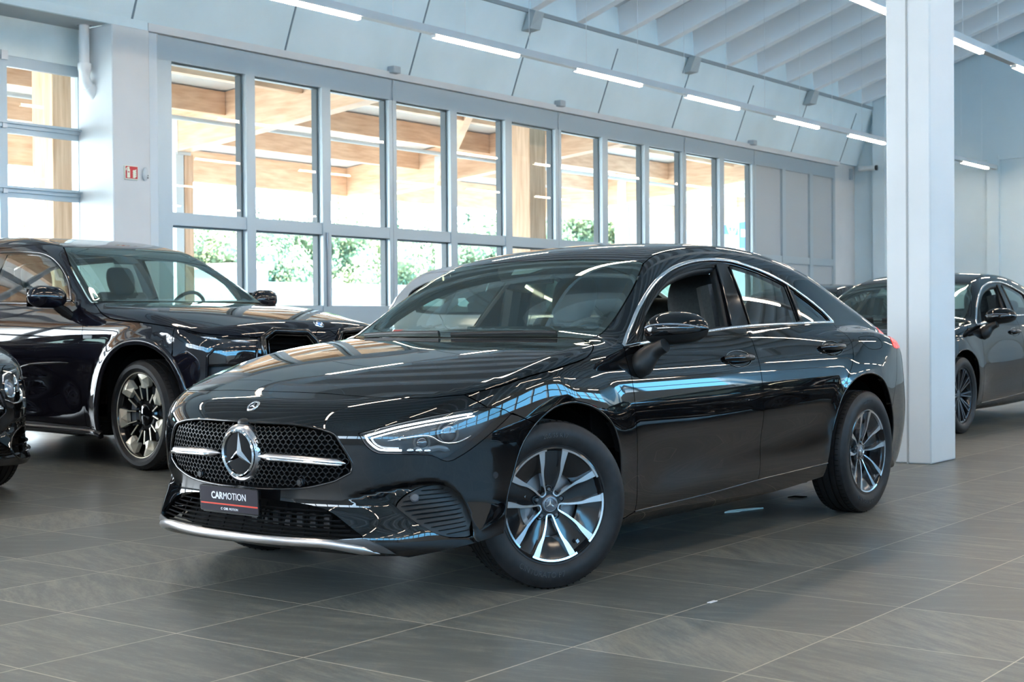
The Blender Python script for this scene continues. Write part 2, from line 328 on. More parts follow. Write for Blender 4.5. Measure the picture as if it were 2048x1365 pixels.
# downpipe
PIP=mat('white_pipe',(.74,.76,.76),.4)
px,py=-13.36,9.86
b_=B().tube([(px,py,4.37),(px,py,3.93)],.056,20).lathe([(.056,3.93),(.074,3.925),(.074,3.86),(.064,3.84),(.06,3.80)],20,Matrix.Translation((px,py,0)))
pts=[(px,py+.0,3.86)]+[(px,py+.16*(1-cos(a)),3.80-.16*sin(a)) for a in np.linspace(0,R(50),6)]+[(px,py+.15,3.62)]
b_.tube(pts,.058,20); e0=Vector(pts[-2]); d=Vector((0,.62,-.78)); b_.tube([e0,e0+d*.05,e0+d*.10,e0+d*.16],[.07,.072,.062,.058],20)
b_.lathe([(.09,4.34),(.09,4.35),(.056,4.35)],20,Matrix.Translation((px,py,0)))
tag(b_.build('drain_pipe',PIP,ang=50),'white plastic drain pipe with an elbow running into the pillar left of the window wall','pipe')
# extinguisher sign on the pillar
sg=empty('fire_extinguisher_sign',(-13.0,10.185,2.72)); tag(sg,'red and white fire extinguisher sign on the white pillar by the windows','sign')
SR=mat('sign_red',(.52,.015,.02),.45); SWT=mat('sign_ivory',(.80,.82,.66),.5)
B().box(0,.022,-.088,.088,-.078,.075).build('sign_box',SWT,sg); B().box(.022,.0235,-.082,.082,-.066,.069).build('red_face',SR,sg)
b_=B(); MX=Matrix(((0,0,1,.0235),(1,0,0,0),(0,1,0,0),(0,0,0,1)))
b_.prism([(-.062,-.058),(-.022,-.058),(-.022,.030),(-.030,.042),(-.054,.042),(-.062,.030)],0,.001,MX)
b_.prism([(-.052,.042),(-.032,.042),(-.028,.062),(-.052,.062)],0,.001,MX).prism([(-.052,.062),(-.075,.044),(-.078,.02),(-.072,.02),(-.066,.038),(-.05,.052)],0,.001,MX)
for k in range(4): b_.prism([(.012,-.052+k*.022),(.035,-.06+k*.022),(.062,-.045+k*.022),(.066,-.025+k*.022),(.045,-.036+k*.022),(.022,-.036+k*.022)],0,.001,MX)
b_.build('pictogram',SWT,sg); B().prism([(-.054,-.0),(-.03,-.0),(-.03,.012),(-.054,.012)],.001,.002,MX).build('gauge',SR,sg)
sn=empty('wall_sensor',(-13.0,10.375,2.72)); tag(sn,'small white oval alarm sensor on the pillar right of the red sign','sensor')
B().sphere((.02,0,0),(.035,.032,.075),10).build('housing',WHITE,sn); B().sphere((.05,.012,-.02),.007,6).sphere((.05,.012,-.045),.007,6).build('led_dot',MATB,sn)
# little grey sensors along the ledge and larger brackets under the roof edge
for y,l in ((14.58,'small grey box sensor on the white ledge, leftmost of the three above the windows'),(18.47,'small grey box sensor on the white ledge, middle of the three above the windows'),(24.9,'small grey box sensor on the white ledge, rightmost of the three above the windows')):
    b_=B().box(-13.06,-12.93,y-.07,y+.07,4.405,4.50); tag(b_.build('motion_sensor',mat('sensor_grey',(.36,.42,.46),.5),bevel=.012),l,'sensor','ledge sensors')
for y,l in ((17.2,'grey steel bracket under the roof edge, leftmost of the three'),(21.88,'grey steel bracket under the roof edge, middle of the three'),(26.62,'grey steel bracket under the roof edge, rightmost of the three')):
    b_=B(); b_.add([(-12.72,y-.1,5.34),(-12.68,y+.1,5.34),(-12.58,y+.11,5.6),(-12.58,y-.11,5.6),(-12.56,y-.1,5.36),(-12.52,y+.1,5.36),(-12.45,y+.11,5.61),(-12.45,y-.11,5.61)],[(0,3,2,1),(4,5,6,7),(0,1,5,4),(1,2,6,5),(2,3,7,6),(3,0,4,7)])
    tag(b_.build('roof_bracket',mat('bracket_grey',(.34,.40,.42),.6)),l,'bracket','roof edge brackets')
# camera on the corner
sc_=empty('security_camera',(-12.92,29.72,4.33)); tag(sc_,'white bullet security camera with a grey junction box at the far corner of the hall','camera')
B().tube([(0,0,0),(.38,0,.0)],.055,14).build('camera_body',WHITE,sc_); B().tube([(.38,0,0),(.42,0,0)],.058,14).build('lens_ring',GLOSSB,sc_); B().box(-.36,-.18,-.02,.08,-.22,.02).build('junction_box',mat('sensor_grey'),sc_)
# ---- pendant light lines ----
def light_line(x,z,y0,y1,starts,L,labf,labl):
    tr=empty('light_track',(x,0,z)); tag(tr,labf,'light track')
    B().box(-.045,.045,y0,y1,.03,.11).build('rail',WHITE,tr)
    b_=B()
    for y in np.arange(y0+.5,y1,1.18): b_.tube([(0,y,.11),(0,y,rz(x)+.42-z)],.003,5)
    b_.build('suspension_wire',mat('wire',(.6,.65,.68),.4),tr)
    for k,s in enumerate(starts):
        o=empty('linear_lamp',(x,s,z)); tag(o,labl(k),'ceiling lamp','linear lamps on the tracks')
        B().box(-.026,.026,0,L,-.004,.029).build('diffuser',LED,o,bevel=.006)
        B().box(-.03,.03,-.02,-.001,-.002,.029).build('end_cap',WHITE,o); B().box(-.03,.03,L+.001,L+.02,-.002,.029).build('end_cap',WHITE,o)
ordn=['first','second','third','fourth','fifth','sixth','seventh','eighth','ninth','tenth']
near=[9.10+2.65*k for k in range(0,8)]
light_line(-9.9,4.07,-13,29.6,near,1.48,'long white suspended light track running the length of the hall nearest the window wall',lambda k:'lit linear lamp under the window-side track, %s from the left of the picture'%ordn[k])
light_line(-5.65,4.07,-13,29.6,[14.94,17.59],1.48,'white suspended light track crossing behind the white column',lambda k:['lit linear lamp on the track right of the white column','lit linear lamp on the right-hand track, at the right picture edge'][k])
# lamps outside the frame are part of the room's lighting
LAMP0=bpy.data.objects['linear_lamp']
def lamp_row(x,ys,track=True):
    if track:
        tr=empty('light_track',(x,0,4.07)); tag(tr,'suspended light track outside the picture over the hall','light track','tracks outside the picture'); B().box(-.045,.045,-13,29.6,.03,.11).build('rail',WHITE,tr)
    for y in ys:
        r=LAMP0.copy(); COL.objects.link(r); r.location=(x,y,4.07); r['label']='linear lamp outside the picture over the hall'; r['group']='linear lamps outside the picture'
        for ch in LAMP0.children: c=ch.copy(); COL.objects.link(c); c.parent=r
lamp_row(-9.9,[9.10-2.65*k for k in range(1,9)],False)
lamp_row(-5.65,[14.94-2.65*k for k in range(1,11)]+[14.94+2.65*k for k in range(2,6)],False)
for x in (-1.4,2.85,7.1): lamp_row(x,[14.94+2.65*k for k in range(-10,6)])
# daylight that comes in through the far window band
def arealight(name,loc,rot,sx_,sy_,e,col):
    l=bpy.data.lights.new(name,'AREA'); l.shape='RECTANGLE'; l.size=sx_; l.size_y=sy_; l.energy=e; l.color=col
    o=bpy.data.objects.new(name,l); COL.objects.link(o); o.location=loc; o.rotation_euler=rot; return o

# ---- litter on the tiles ----
CLR=mat('clear_plastic_strip',(.62,.72,.68),.2)
b_=B(); P=[(0,0),(.05,-.012),(.10,.03),(.20,.045),(.285,.062),(.29,.08),(.20,.075),(.10,.062),(.04,.05)]
b_.tube([(x*.97,y*.9,.004) for x,y in [(0,0),(.09,.0),(.13,.03),(.21,.04),(.29,.06),(.22,.07),(.12,.06),(.06,.045)]],.0042,6,closed=True)
o=b_.build('plastic_strip',CLR); o.location=(-3.72,6.79,.001); o.rotation_euler=(0,0,R(62)); tag(o,'clear plastic strip lying on the tiles under the coupe','plastic strip')
b_=B().tube([(0,0,.006),(.04,.01,.008),(.08,.005,.006),(.115,.012,.006)],[.003,.006,.006,.003],6); o=b_.build('dark_scrap',MATB); o.location=(-3.735,7.57,.0); o.rotation_euler=(0,0,R(40)); tag(o,'dark scrap lying on the tiles beside the rear tyre of the coupe','scrap')
b_=B().box(-.008,.008,0,.05,.0,.002); o=b_.build('paper_label',mat('label_white',(.75,.75,.77),.5)); o.location=(-2.583,4.592,.0005); tag(o,'small white label stuck on a floor joint right of the front wheel','label')
# =============== outdoors: timber canopy, yard, sheds, wood ===============
def rf(x): return 3.82+.1*(x+18.4)       # underside of the rafters
ASP=noisy(mat('yard_asphalt',(.55,.54,.50),.9),(.50,.49,.46),(.60,.58,.54),3)
o=B().box(-150,-13.9,-70,190,-.3,-.02).build('floor_yard',ASP); struct(o)
Yr=[1.9,8.65,15.4,22.1,28.8,35.5]
def glul(name,a,b,w,h,par): return B().beam(a,b,w,h).build(name,WOOD,par)
can=empty('timber_canopy',(-18.4,15.4,0)); tag(can,'pale timber carport canopy with glulam beams outside the window wall','canopy')
def rel(p): return (p[0]+18.4,p[1]-15.4,p[2])
for y in Yr:
    h=.72; a=(-21.2,y,rf(-21.2)+h/2); b=(-14.1,y,rf(-14.1)+h/2); glul('rafter',rel(a),rel(b),.26,h,can)
    x0=-21.2; B().prism([(-.0,0),(-1.3,.52),(-1.3,.72),(0,.72)],-.13,.13,Matrix(((1,0,0,x0+18.4),(0,0,1,y-15.4),(0,1,0,rf(x0)),(0,0,0,1)))).build('rafter_tail',WOOD,can)
for x,d in ((-21.0,.58),(-19.0,.36),(-17.2,.36),(-15.5,.36)):
    z=rf(x)+.72-d/2
    for i in range(len(Yr)-1): glul('purlin',rel((x,Yr[i]+.14,z)),rel((x,Yr[i+1]-.14,z)),.14,d,can)
b_=B(); x0,x1=-22.8,-14.05
b_.add([rel(q) for q in ((x0,0,rf(x0)+.74),(x1,0,rf(x1)+.74),(x1,37,rf(x1)+.74),(x0,37,rf(x0)+.74),(x0,0,rf(x0)+.9),(x1,0,rf(x1)+.9),(x1,37,rf(x1)+.9),(x0,37,rf(x0)+.9))],[(0,3,2,1),(4,5,6,7),(0,1,5,4),(1,2,6,5),(2,3,7,6),(3,0,4,7)])
b_.build('roof_deck',DECK,can)
STL=mat('galvanised_post',(.62,.64,.65),.45,.4)
for y in Yr:
    p=B().box(-.1,.1,-.16,.0,0,3.82).build('steel_post',STL,can); p.location=(0,y-15.4,0)
    p=B().box(-.1,.1,.02,.20,0,3.80).build('timber_post',WOOD2,can); p.location=(0,y-15.4,0)
    p=B().box(-.12,.12,-.14,.14,3.78,4.35).build('post_shoe',STL,can); p.location=(0,y-15.4,0)
# heavy posts close to the wall
for y0,y1 in ((10.14,10.52),(19.5,19.96),(29.3,29.7)):
    B().box(3.65,4.05,y0-15.4,y1-15.4,0,rf(-14.4)+.3).build('timber_post',WOOD2,can,bevel=.008)
# diagonal brace from the outer post head
B().beam(rel((-18.25,21.76,3.85)),rel((-15.2,18.95,4.62)),.12,.26,(0,0,1)).build('brace',WOOD,can)
B().box(.12,.42,6.7-.36,6.7-.34,3.92,4.02).build('brace_plate',STL,can)
# canopy lamps and conduit
b_=B().tube([rel((-16.9,2,4.02+.1)),rel((-16.9,35,4.02+.1))],.035,8).build('conduit',WHITE,can)
# yard buildings
SHW=noisy(mat('shed_render',(.25,.25,.25),.8),(.22,.22,.22),(.28,.28,.275),.6); SHG=mat('shed_door_grey',(.11,.12,.14),.6)
def shed(x,y0,y1,h,lab,n=0,roof=SHW):
    o=empty('shed',(x,(y0+y1)/2,0)); tag(o,lab,'building'); L=(y1-y0)/2
    B().box(-6,0,-L,L,-.02,h).build('wall',SHW,o); B().box(-6.3,.3,-L-.2,L+.2,h,h+.28).build('roof',roof,o)
    for k in range(n):
        y=-L+(k+.5)*2*L/n; B().box(-.0,.06,y-.9,y+.9,-.01,h*.62).build('garage_door',SHG,o)
shed(-62,58.3,101,3.2,'long low white garage block in the yard, behind the black off-roader bonnet',16)
shed(-61.5,55.0,57.9,4.2,'small taller rendered shed at the left end of the low garages',1,mat('shed_roof_brown',(.45,.34,.28),.8))
BL=mat('sign_blue',(.012,.06,.24),.5); WSG=mat('sign_white',(.92,.93,.95),.5)
def sgn(y,z,w,h,emb):
    f=B().box(.0,.08,y-w/2,y+w/2,z-h/2,z+h/2).build('advert_sign',BL,bw)
    if emb:
        MX=Matrix(((0,0,1,.085),(1,0,0,y),(0,1,0,z),(0,0,0,1)))
        b_=B(); s=w*.36
        for k in range(24):
            a=2*pi*k/24; c=2*pi*(k+1)/24
            b_.prism([(s*.8*cos(a),s*.8*sin(a)),(s*cos(a),s*sin(a)),(s*cos(c),s*sin(c)),(s*.8*cos(c),s*.8*sin(c))],0,.02,MX)
        b_.prism([(-s*1.1,-.16*s),(s*1.1,-.16*s),(s*1.1,.16*s),(-s*1.1,.16*s)],0,.03,MX).prism([(-.1*s,-s*.9),(.1*s,-s*.9),(.1*s,s*.9),(-.1*s,s*.9)],0,.03,MX).build('emblem',WSG,f)
    else:
        B().box(.085,.1,y-w*.42,y+w*.42,z-.12*h,z+.12*h).build('lettering_band',WSG,f)
bw=empty('blue_sign_building',(-60,104,0)); tag(bw,'white building with blue advertising signs seen through the last glazed pane','building')
B().box(-8,0,.8,30,-.02,10).build('wall',SHW,bw)
sgn(6.9,9.25,2.3,1.5,True); sgn(9.5,8.7,2.2,2.6,False); sgn(2.2,9.4,1.8,.9,False)
lb=empty('dark_roof_hall',(-30,14.3,0)); tag(lb,'pale metal-roofed low building outside the left gate','building')
b_=B(); b_.box(-4,4,-8,3.2,-.02,1.9); b_.build('wall',SHW,lb)
B().add([(4.4,-8.3,1.8),(4.4,3.5,1.8),(0,3.5,3.7),(0,-8.3,3.7),(-4.4,-8.3,1.8),(-4.4,3.5,1.8)],[(0,1,2,3),(3,2,5,4)]) 
b_=B(); b_.add([(4.4,-8.3,1.8),(4.4,3.5,1.8),(0,3.5,3.7),(0,-8.3,3.7),(-4.4,3.5,1.8),(-4.4,-8.3,1.8)],[(0,1,2,3),(3,2,4,5),(1,4,2),(0,3,5)]); b_.build('roof',mat('metal_roof',(.55,.60,.68),.5),lb)
# trees
LF=[noisy(mat('leaves_%s'%n_,c1,.9,spec=.1),c1,c2,1.1,detail=8,lo=.38,hi=.62) for n_,c1,c2 in (('light',(.20,.235,.12),(.34,.37,.20)),('mid',(.17,.21,.115),(.29,.33,.19)),('dark',(.10,.135,.095),(.18,.22,.15)))]
BK=mat('bark',(.20,.15,.10),.9)
def leafcloud(b,c,r,n,s,rg):
    """tufts: many small tilted leaf clumps over an ellipsoid shell"""
    for _ in range(n):
        d=rg.normal(size=3); d/=np.linalg.norm(d); p=np.array(c)+d*np.array(r)*rg.uniform(.72,1.04)
        a=rg.normal(size=3); a/=np.linalg.norm(a); e=np.cross(a,d); e/=np.linalg.norm(e)+1e-9; w=s*rg.uniform(.6,1.3)
        q=[p+a*w,p+e*w*.7,p-a*w,p-e*w*.7,p+d*w*.5]
        b.add(q,[(0,1,4),(1,2,4),(2,3,4),(3,0,4)])
def broadleaf(k,x,y,h,lab,col):
    rg=np.random.default_rng(100+k); o=empty('broadleaf_tree',(x,y,-.02)); tag(o,lab,'tree','trees behind the yard')
    B().tube([(0,0,0),(.1,0,h*.3),(-.1,.1,h*.6)],[.3,.22,.1],8).build('trunk',BK,o)
    b=B(); w=h*.42
    for _ in range(15):
        c=(rg.uniform(-.6,.6)*w,rg.uniform(-.9,.9)*w,h*rg.uniform(.22,.86)); r=h*rg.uniform(.14,.22)
        b.sphere(c,(r*.62,r*.62,r*.52),6); leafcloud(b,c,(r,r,r*.85),330,h*.017,rg); leafcloud(b,c,(r*.78,r*.78,r*.66),90,h*.024,rg)
    b.build('crown',LF[col],o,ang=60)
def conifer(k,x,y,h,lab,col=2):
    rg=np.random.default_rng(300+k); o=empty('conifer_tree',(x,y,-.02)); tag(o,lab,'tree','trees behind the yard')
    B().tube([(0,0,0),(0,0,h*.97)],[.25,.03],6).build('trunk',BK,o); b=B(); n=22
    for i in range(n):
        z=h*(.12+.86*i/n); r=h*.20*(1-i/n)**.8+.12
        m=max(6,int(13*(1-i/n))+4)
        for j in range(m):
            a=rg.uniform(0,2*pi); rr=r*rg.uniform(.75,1.15); w=rr*.28
            tip=(rr*cos(a),rr*sin(a),z-rr*.28); l=(w*cos(a+1.57),w*sin(a+1.57),z+.05); r2=(-l[0],-l[1],z+.05)
            b.add([(0,0,z+h*.035),l,tip,r2,(tip[0]*.5,tip[1]*.5,z+.10*rr)],[(0,1,4),(1,2,4),(2,3,4),(3,0,4)])
    b.build('crown',LF[col],o,ang=60)

ys=60; k=0; rg=np.random.default_rng(5)
tl=[(55,9.2,0),(58.8,8.4,0),(62,9.3,0),(64.7,10.4,1),(66.6,9.3,0),(69.4,8.9,0),(71.8,10.4,1),(74,9.4,0),(77,9.2,0),(79,10.6,1),(81.5,9.4,0),(84,9.6,0),(86.8,11.4,1),(89.5,10,0),(91.2,11.2,1),(93.4,11.0,0),(95.9,12.4,1),(98.4,10.6,0),(100.4,12,1),(102.6,11.2,0),(105.4,13,1),(108,12.6,0),(111.4,13.2,0),(115,11.6,0),(119,11.6,0),(123,11.4,0)]
nm={0:'broadleaf',1:'conifer'}; cnt=0
pos_=['%s'%q for q in ('first','second','third','fourth','fifth','sixth','seventh','eighth','ninth','tenth','eleventh','twelfth','thirteenth','fourteenth','fifteenth','sixteenth','seventeenth','eighteenth')]
cn={0:0,1:0}
for i,(y,h,c) in enumerate(tl):
    lab=('tall dark conifer in the wood line outside, %s conifer from the left' if c else 'light green broadleaf tree in the wood line outside, %s leafy one from the left')%pos_[cn[c]]; cn[c]+=1
    if c: conifer(i,-77+rg.uniform(-1,1),y,h*1.02,lab)
    else: broadleaf(i,-75+rg.uniform(-1.5,1.5),y,h*.98,lab,i%2)
# =============== car surfaces ===============
# ---------- begin field lib ----------
class Sp:
    """natural cubic spline through knots (C2), linear beyond the ends"""
    def __init__(s,*k):
        a=np.array(sorted(k),float); s.x=a[:,0]; s.y=a[:,1]; n=len(a)
        h=np.diff(s.x); A=np.eye(n); b=np.zeros(n)
        for i in range(1,n-1):
            A[i,i-1]=h[i-1]; A[i,i]=2*(h[i-1]+h[i]); A[i,i+1]=h[i]
            b[i]=3*((s.y[i+1]-s.y[i])/h[i]-(s.y[i]-s.y[i-1])/h[i-1])
        c=np.linalg.solve(A,b); s.c=c; s.h=h
        s.b=(s.y[1:]-s.y[:-1])/h-h*(2*c[:-1]+c[1:])/3; s.d=(c[1:]-c[:-1])/(3*h)
        s.e=s.b[-1]+2*c[-2]*h[-1]+3*s.d[-1]*h[-1]**2
    def __call__(s,q):
        q=np.asarray(q,float); i=np.clip(np.searchsorted(s.x,q)-1,0,len(s.h)-1)
        t=np.clip(q,s.x[0],s.x[-1])-s.x[i]
        r=s.y[i]+t*(s.b[i]+t*(s.c[i]+t*s.d[i]))
        return r+np.minimum(q-s.x[0],0)*s.b[0]+np.maximum(q-s.x[-1],0)*s.e
def smax(a,b,r):
    h=np.clip(.5+.5*(a-b)/r,0,1); return b+(a-b)*h+r*h*(1-h)
def smin(a,b,r): return -smax(-a,-b,r)
def bump(t): # C1 window 1 at 0, 0 at |t|>=1
    t=np.clip(np.abs(t),0,1); return (1-t*t)**3
def step(a,b,t):
    t=np.clip((t-a)/(b-a),0,1); return t*t*t*(t*(6*t-15)+10)
# ---------- end field lib ----------
class CLA:
    hood=Sp((1.0,.50),(.88,.62),(.834,.664),(.784,.712),(.70,.752),(.55,.802),(.35,.856),(.1,.902),(-.15,.937),(-.45,.968),(-.8,.985),(-1.5,1.0),(-2.4,1.0),(-2.9,1.0),(-3.2,1.0),(-3.45,.99),(-3.65,.965),(-3.8,.93),(-4,.88))
    W=Sp((.9,.80),(.6,.865),(.3,.895),(0,.908),(-.4,.905),(-.9,.900),(-1.5,.905),(-2.2,.912),(-2.73,.918),(-3.1,.905),(-3.4,.875),(-3.7,.82))
    sec=Sp((.05,.20),(.15,.11),(.22,.058),(.30,.03),(.42,.010),(.6,.0),(.75,.010),(.84,.030),(.90,.056),(.96,.095),(1.02,.15),(1.1,.24))
    xc=Sp((.10,.72),(.16,.83),(.2,.875),(.25,.885),(.3,.868),(.37,.842),(.45,.845),(.54,.852),(.62,.852),(.66,.84),(.70,.82),(.8,.75))
    xd=Sp((-.2,.005),(0,.0),(.2,.006),(.4,.045),(.55,.105),(.65,.17),(.75,.28),(.82,.42),(.88,.65),(.95,1.1))
    rc=Sp((.1,-3.5),(.2,-3.64),(.35,-3.75),(.5,-3.79),(.65,-3.78),(.8,-3.75),(.9,-3.70),(.98,-3.62),(1.05,-3.56))
    rd=Sp((-.2,.0),(0,.0),(.3,.015),(.5,.06),(.65,.14),(.75,.25),(.82,.40),(.88,.65),(.95,1.))
    roof=Sp((.3,.60),(0,.752),(-.25,.888),(-.40,.968),(-.7,1.15),(-1.0,1.318),(-1.25,1.386),(-1.55,1.423),(-1.85,1.432),(-2.15,1.417),(-2.45,1.374),(-2.75,1.308),(-3.05,1.22),(-3.35,1.118),(-3.6,1.03),(-3.9,.93))
    Wg=Sp((0,.77),(-.3,.805),(-.6,.822),(-1.2,.822),(-2,.818),(-2.6,.778),(-3.1,.70),(-3.5,.64),(-3.9,.54))
    def top(s,x,y):
        a=np.abs(y)
        return s.hood(x)-(.018+.045*step(-.3,.75,x))*(a/.75)**3-.07*step(2.9,3.6,-x)*(a/.75)**2
    def side(s,x,z):
        q=s.sec(z); w=s.W(x)-q*(1-s.tuck[4]*step(s.tuck[0],s.tuck[1],x)*step(s.tuck[2],s.tuck[3],z))
        # lower door scallop
        a,x0,x1,z0,z1,h=s.scal; zc=z0+(z1-z0)*(-x-x0)/(x1-x0)
        w=w-a*step(x0-.1,x0+.3,-x)*(1-step(x1-.35,x1,-x))*bump((z-zc)/h)
        # wheel arch flares
        for cx,cz,rr,fa,fw in s.arches:
            r=np.hypot(x-cx,z-cz); w=w+fa*bump((r-rr)/fw)*step(.1,.3,z)
        return w
    scal=(.015,.5,2.45,.40,.50,.17); arches=((-.03,.33,.40,.006,.18),(-2.74,.34,.40,.009,.15)); tum=(.95,.46,.22); zb=(.165,.90); rads=(.06,.05,.05,.075,.035)
    xeff=(.06,.8,1.5,.22,2.4,3.2,.10); tuck=(.3,.55,.6,.4,.6)
    scoop=True
    E1=Sp((.40,-.02),(.44,-.008),(.504,.011),(.562,.027),(.654,.045),(.746,.055),(.794,.050),(.832,.028),(.872,-.021),(.902,-.087),(.93,-.17)); E2=Sp((.40,-.005),(.465,-.014),(.553,-.03),(.641,-.048),(.702,-.088),(.806,-.145),(.9,-.175))
    def scoop_depth(s,x,a,z):
        u=np.arctan2(a,np.maximum(x+.2,.02)); v=np.arctan2(z-.4,np.hypot(x+.2,a)); t=s.E1(u); b=s.E2(u)
        q=np.clip((v-b)/np.maximum(t-b,.01),0,1.05)
        return .034*step(.44,.60,u)*(1-step(.90,.95,u))*step(-.006,.020,(t-v)*np.where(u>.80,.5,1))*q*q*(3-2*np.minimum(q,1))*(x>.15)
    def gside(s,x,z): q=z-s.tum[0]; return s.Wg(x)-s.tum[1]*q-s.tum[2]*q*q
    def f(s,P):
        x,y,z=P[...,0],P[...,1],P[...,2]; a=np.abs(y)
        r1,r2,r3,r4,r5=s.rads
        L=smax((z-s.top(x,y))*.93,(a-s.side(x,z))*.97,r1)
        L=smax(L,(x-s.xc(z)+s.xd(a))*.8,r2)
        if s.scoop: L=L+s.scoop_depth(x,a,z)
        L=smax(L,(s.rc(z)+s.rd(a)-x)*.8,r3)
        L=smax(L,s.zb[0]-z,.03)
        c=s.xeff; xe=x+c[0]*a*a*(1-step(c[1],c[2],-x))-c[3]*a*a*step(c[4],c[5],-x)
        G=smax((z-s.roof(xe)+c[6]*a*a)*.85,(a-s.gside(x,z))*.88,r4)
        G=smax(G,s.zb[1]-z,.06)
        return smin(L,G,r5)
    def n(s,P,e=1e-4):
        g=np.stack([s.f(P+np.array(d)*e)-s.f(P-np.array(d)*e) for d in ((1,0,0),(0,1,0),(0,0,1))],-1)
        return g/np.linalg.norm(g,axis=-1,keepdims=True)
def march(F,o,d,t0,t1,n=300,k=.55):
    """first hit of rays; o,d (N,3) unit d. returns t (nan if miss)"""
    o=np.broadcast_to(o,d.shape); t=np.full(len(d),float(t0)); lo=t.copy(); hit=np.zeros(len(d),bool); al=np.ones(len(d),bool)
    for _ in range(n):
        i=np.where(al)[0]
        if len(i)==0: break
        v=F.f(o[i]+d[i]*t[i,None])
        h=v<0; hit[i[h]]=True; al[i[h]]=False
        m=i[~h]; lo[m]=t[m]; t[m]+=np.clip(v[~h]*k,1e-3,.25); al[m[t[m]>t1]]=False
    i=np.where(hit)[0]; a,b=lo[i],t[i]
    for _ in range(26):
        c=(a+b)/2; v=F.f(o[i]+d[i]*c[:,None])<0; b=np.where(v,c,b); a=np.where(v,a,c)
    t[i]=b; t[~hit]=np.nan
    return t

class XM(CLA):
    """large upright off-roader"""
    scoop=False
    hood=Sp((1.1,.76),(.95,.945),(.85,1.015),(.7,1.06),(.4,1.115),(0,1.165),(-.4,1.195),(-.7,1.21),(-1.5,1.20),(-2.5,1.2),(-3.4,1.2),(-4.3,1.2))
    W=Sp((.95,.88),(.7,.95),(.35,.985),(0,.995),(-.5,.985),(-1,.98),(-2,.985),(-3.1,1.0),(-3.6,.98),(-4,.93),(-4.3,.85))
    sec=Sp((.05,.10),(.2,.06),(.3,.035),(.45,.018),(.6,.012),(.8,.0),(.95,.010),(1.05,.035),(1.12,.07),(1.2,.13),(1.3,.22))
    xc=Sp((.15,.72),(.25,.83),(.35,.87),(.5,.885),(.7,.89),(.85,.885),(.95,.86),(1.02,.82),(1.1,.74))
    xd=Sp((-.2,.0),(0,0),(.3,.015),(.5,.05),(.65,.09),(.78,.16),(.88,.27),(.95,.40),(1.0,.55))
    rc=Sp((.2,-4.0),(.35,-4.12),(.6,-4.2),(.9,-4.2),(1.1,-4.15),(1.3,-4.1)); rd=Sp((-.2,0),(0,0),(.4,.03),(.65,.1),(.8,.2),(.9,.4),(.98,.8))
    roof=Sp((0,.95),(-.3,1.05),(-.55,1.175),(-.8,1.33),(-1.1,1.515),(-1.35,1.64),(-1.6,1.70),(-2.0,1.755),(-2.5,1.765),(-3.0,1.75),(-3.5,1.70),(-3.85,1.62),(-4.05,1.45),(-4.2,1.2))
    Wg=Sp((0,.86),(-.6,.885),(-1.2,.895),(-2,.885),(-3,.87),(-3.6,.84),(-4.2,.78))
    scal=(.022,.7,2.9,.50,.62,.20); arches=((-.0,.40,.50,.022,.14),(-3.105,.40,.50,.024,.14)); tum=(1.15,.34,.2); zb=(.20,1.09); rads=(.07,.06,.06,.085,.03)
    xeff=(.07,1.0,2.0,.10,3.2,4.0,.02); tuck=(.3,.6,.6,.4,.3)
def pin(poly,pts):
    """points in polygon, vectorised"""
    x,y=pts[:,0],pts[:,1]; c=np.zeros(len(pts),bool); px,py=poly[:,0],poly[:,1]; j=len(poly)-1
    for i in range(len(poly)):
        m=((py[i]>y)!=(py[j]>y)); den=(py[j]-py[i]) if py[j]!=py[i] else 1e-12
        c^=m&(x<(px[j]-px[i])*(y-py[i])/den+px[i]); j=i
    return c
def resample(P,d):
    """closed polygon resampled to about d, keeping its vertices"""
    out=[]
    for i in range(len(P)):
        a,b=P[i],P[(i+1)%len(P)]; n=max(1,int(round(np.hypot(*(b-a))/d)))
        out+=[a+(b-a)*k/n for k in range(n)]
    return np.array(out)
def dedup(P,e=1e-5):
    P=np.array(P,float); k=[0]
    for i in range(1,len(P)):
        if np.linalg.norm(P[i]-P[k[-1]])>e: k.append(i)
    if np.linalg.norm(P[k[-1]]-P[k[0]])<e: k=k[:-1]
    return P[k]
def area(P): return .5*np.sum(P[:,0]*np.roll(P[:,1],-1)-np.roll(P[:,0],-1)*P[:,1])
def inset(P,g):
    a=P-np.roll(P,1,0); b=np.roll(P,-1,0)-P; s=1 if area(P)>0 else -1
    n=lambda v: np.stack([-v[:,1],v[:,0]],1)/(np.linalg.norm(v,axis=1,keepdims=True)+1e-12)*s
    m=n(a)+n(b); m/=np.maximum(np.linalg.norm(m,axis=1,keepdims=True)**2/2,.5); return P+m*g
def grow(P,g): return inset(P,-g)
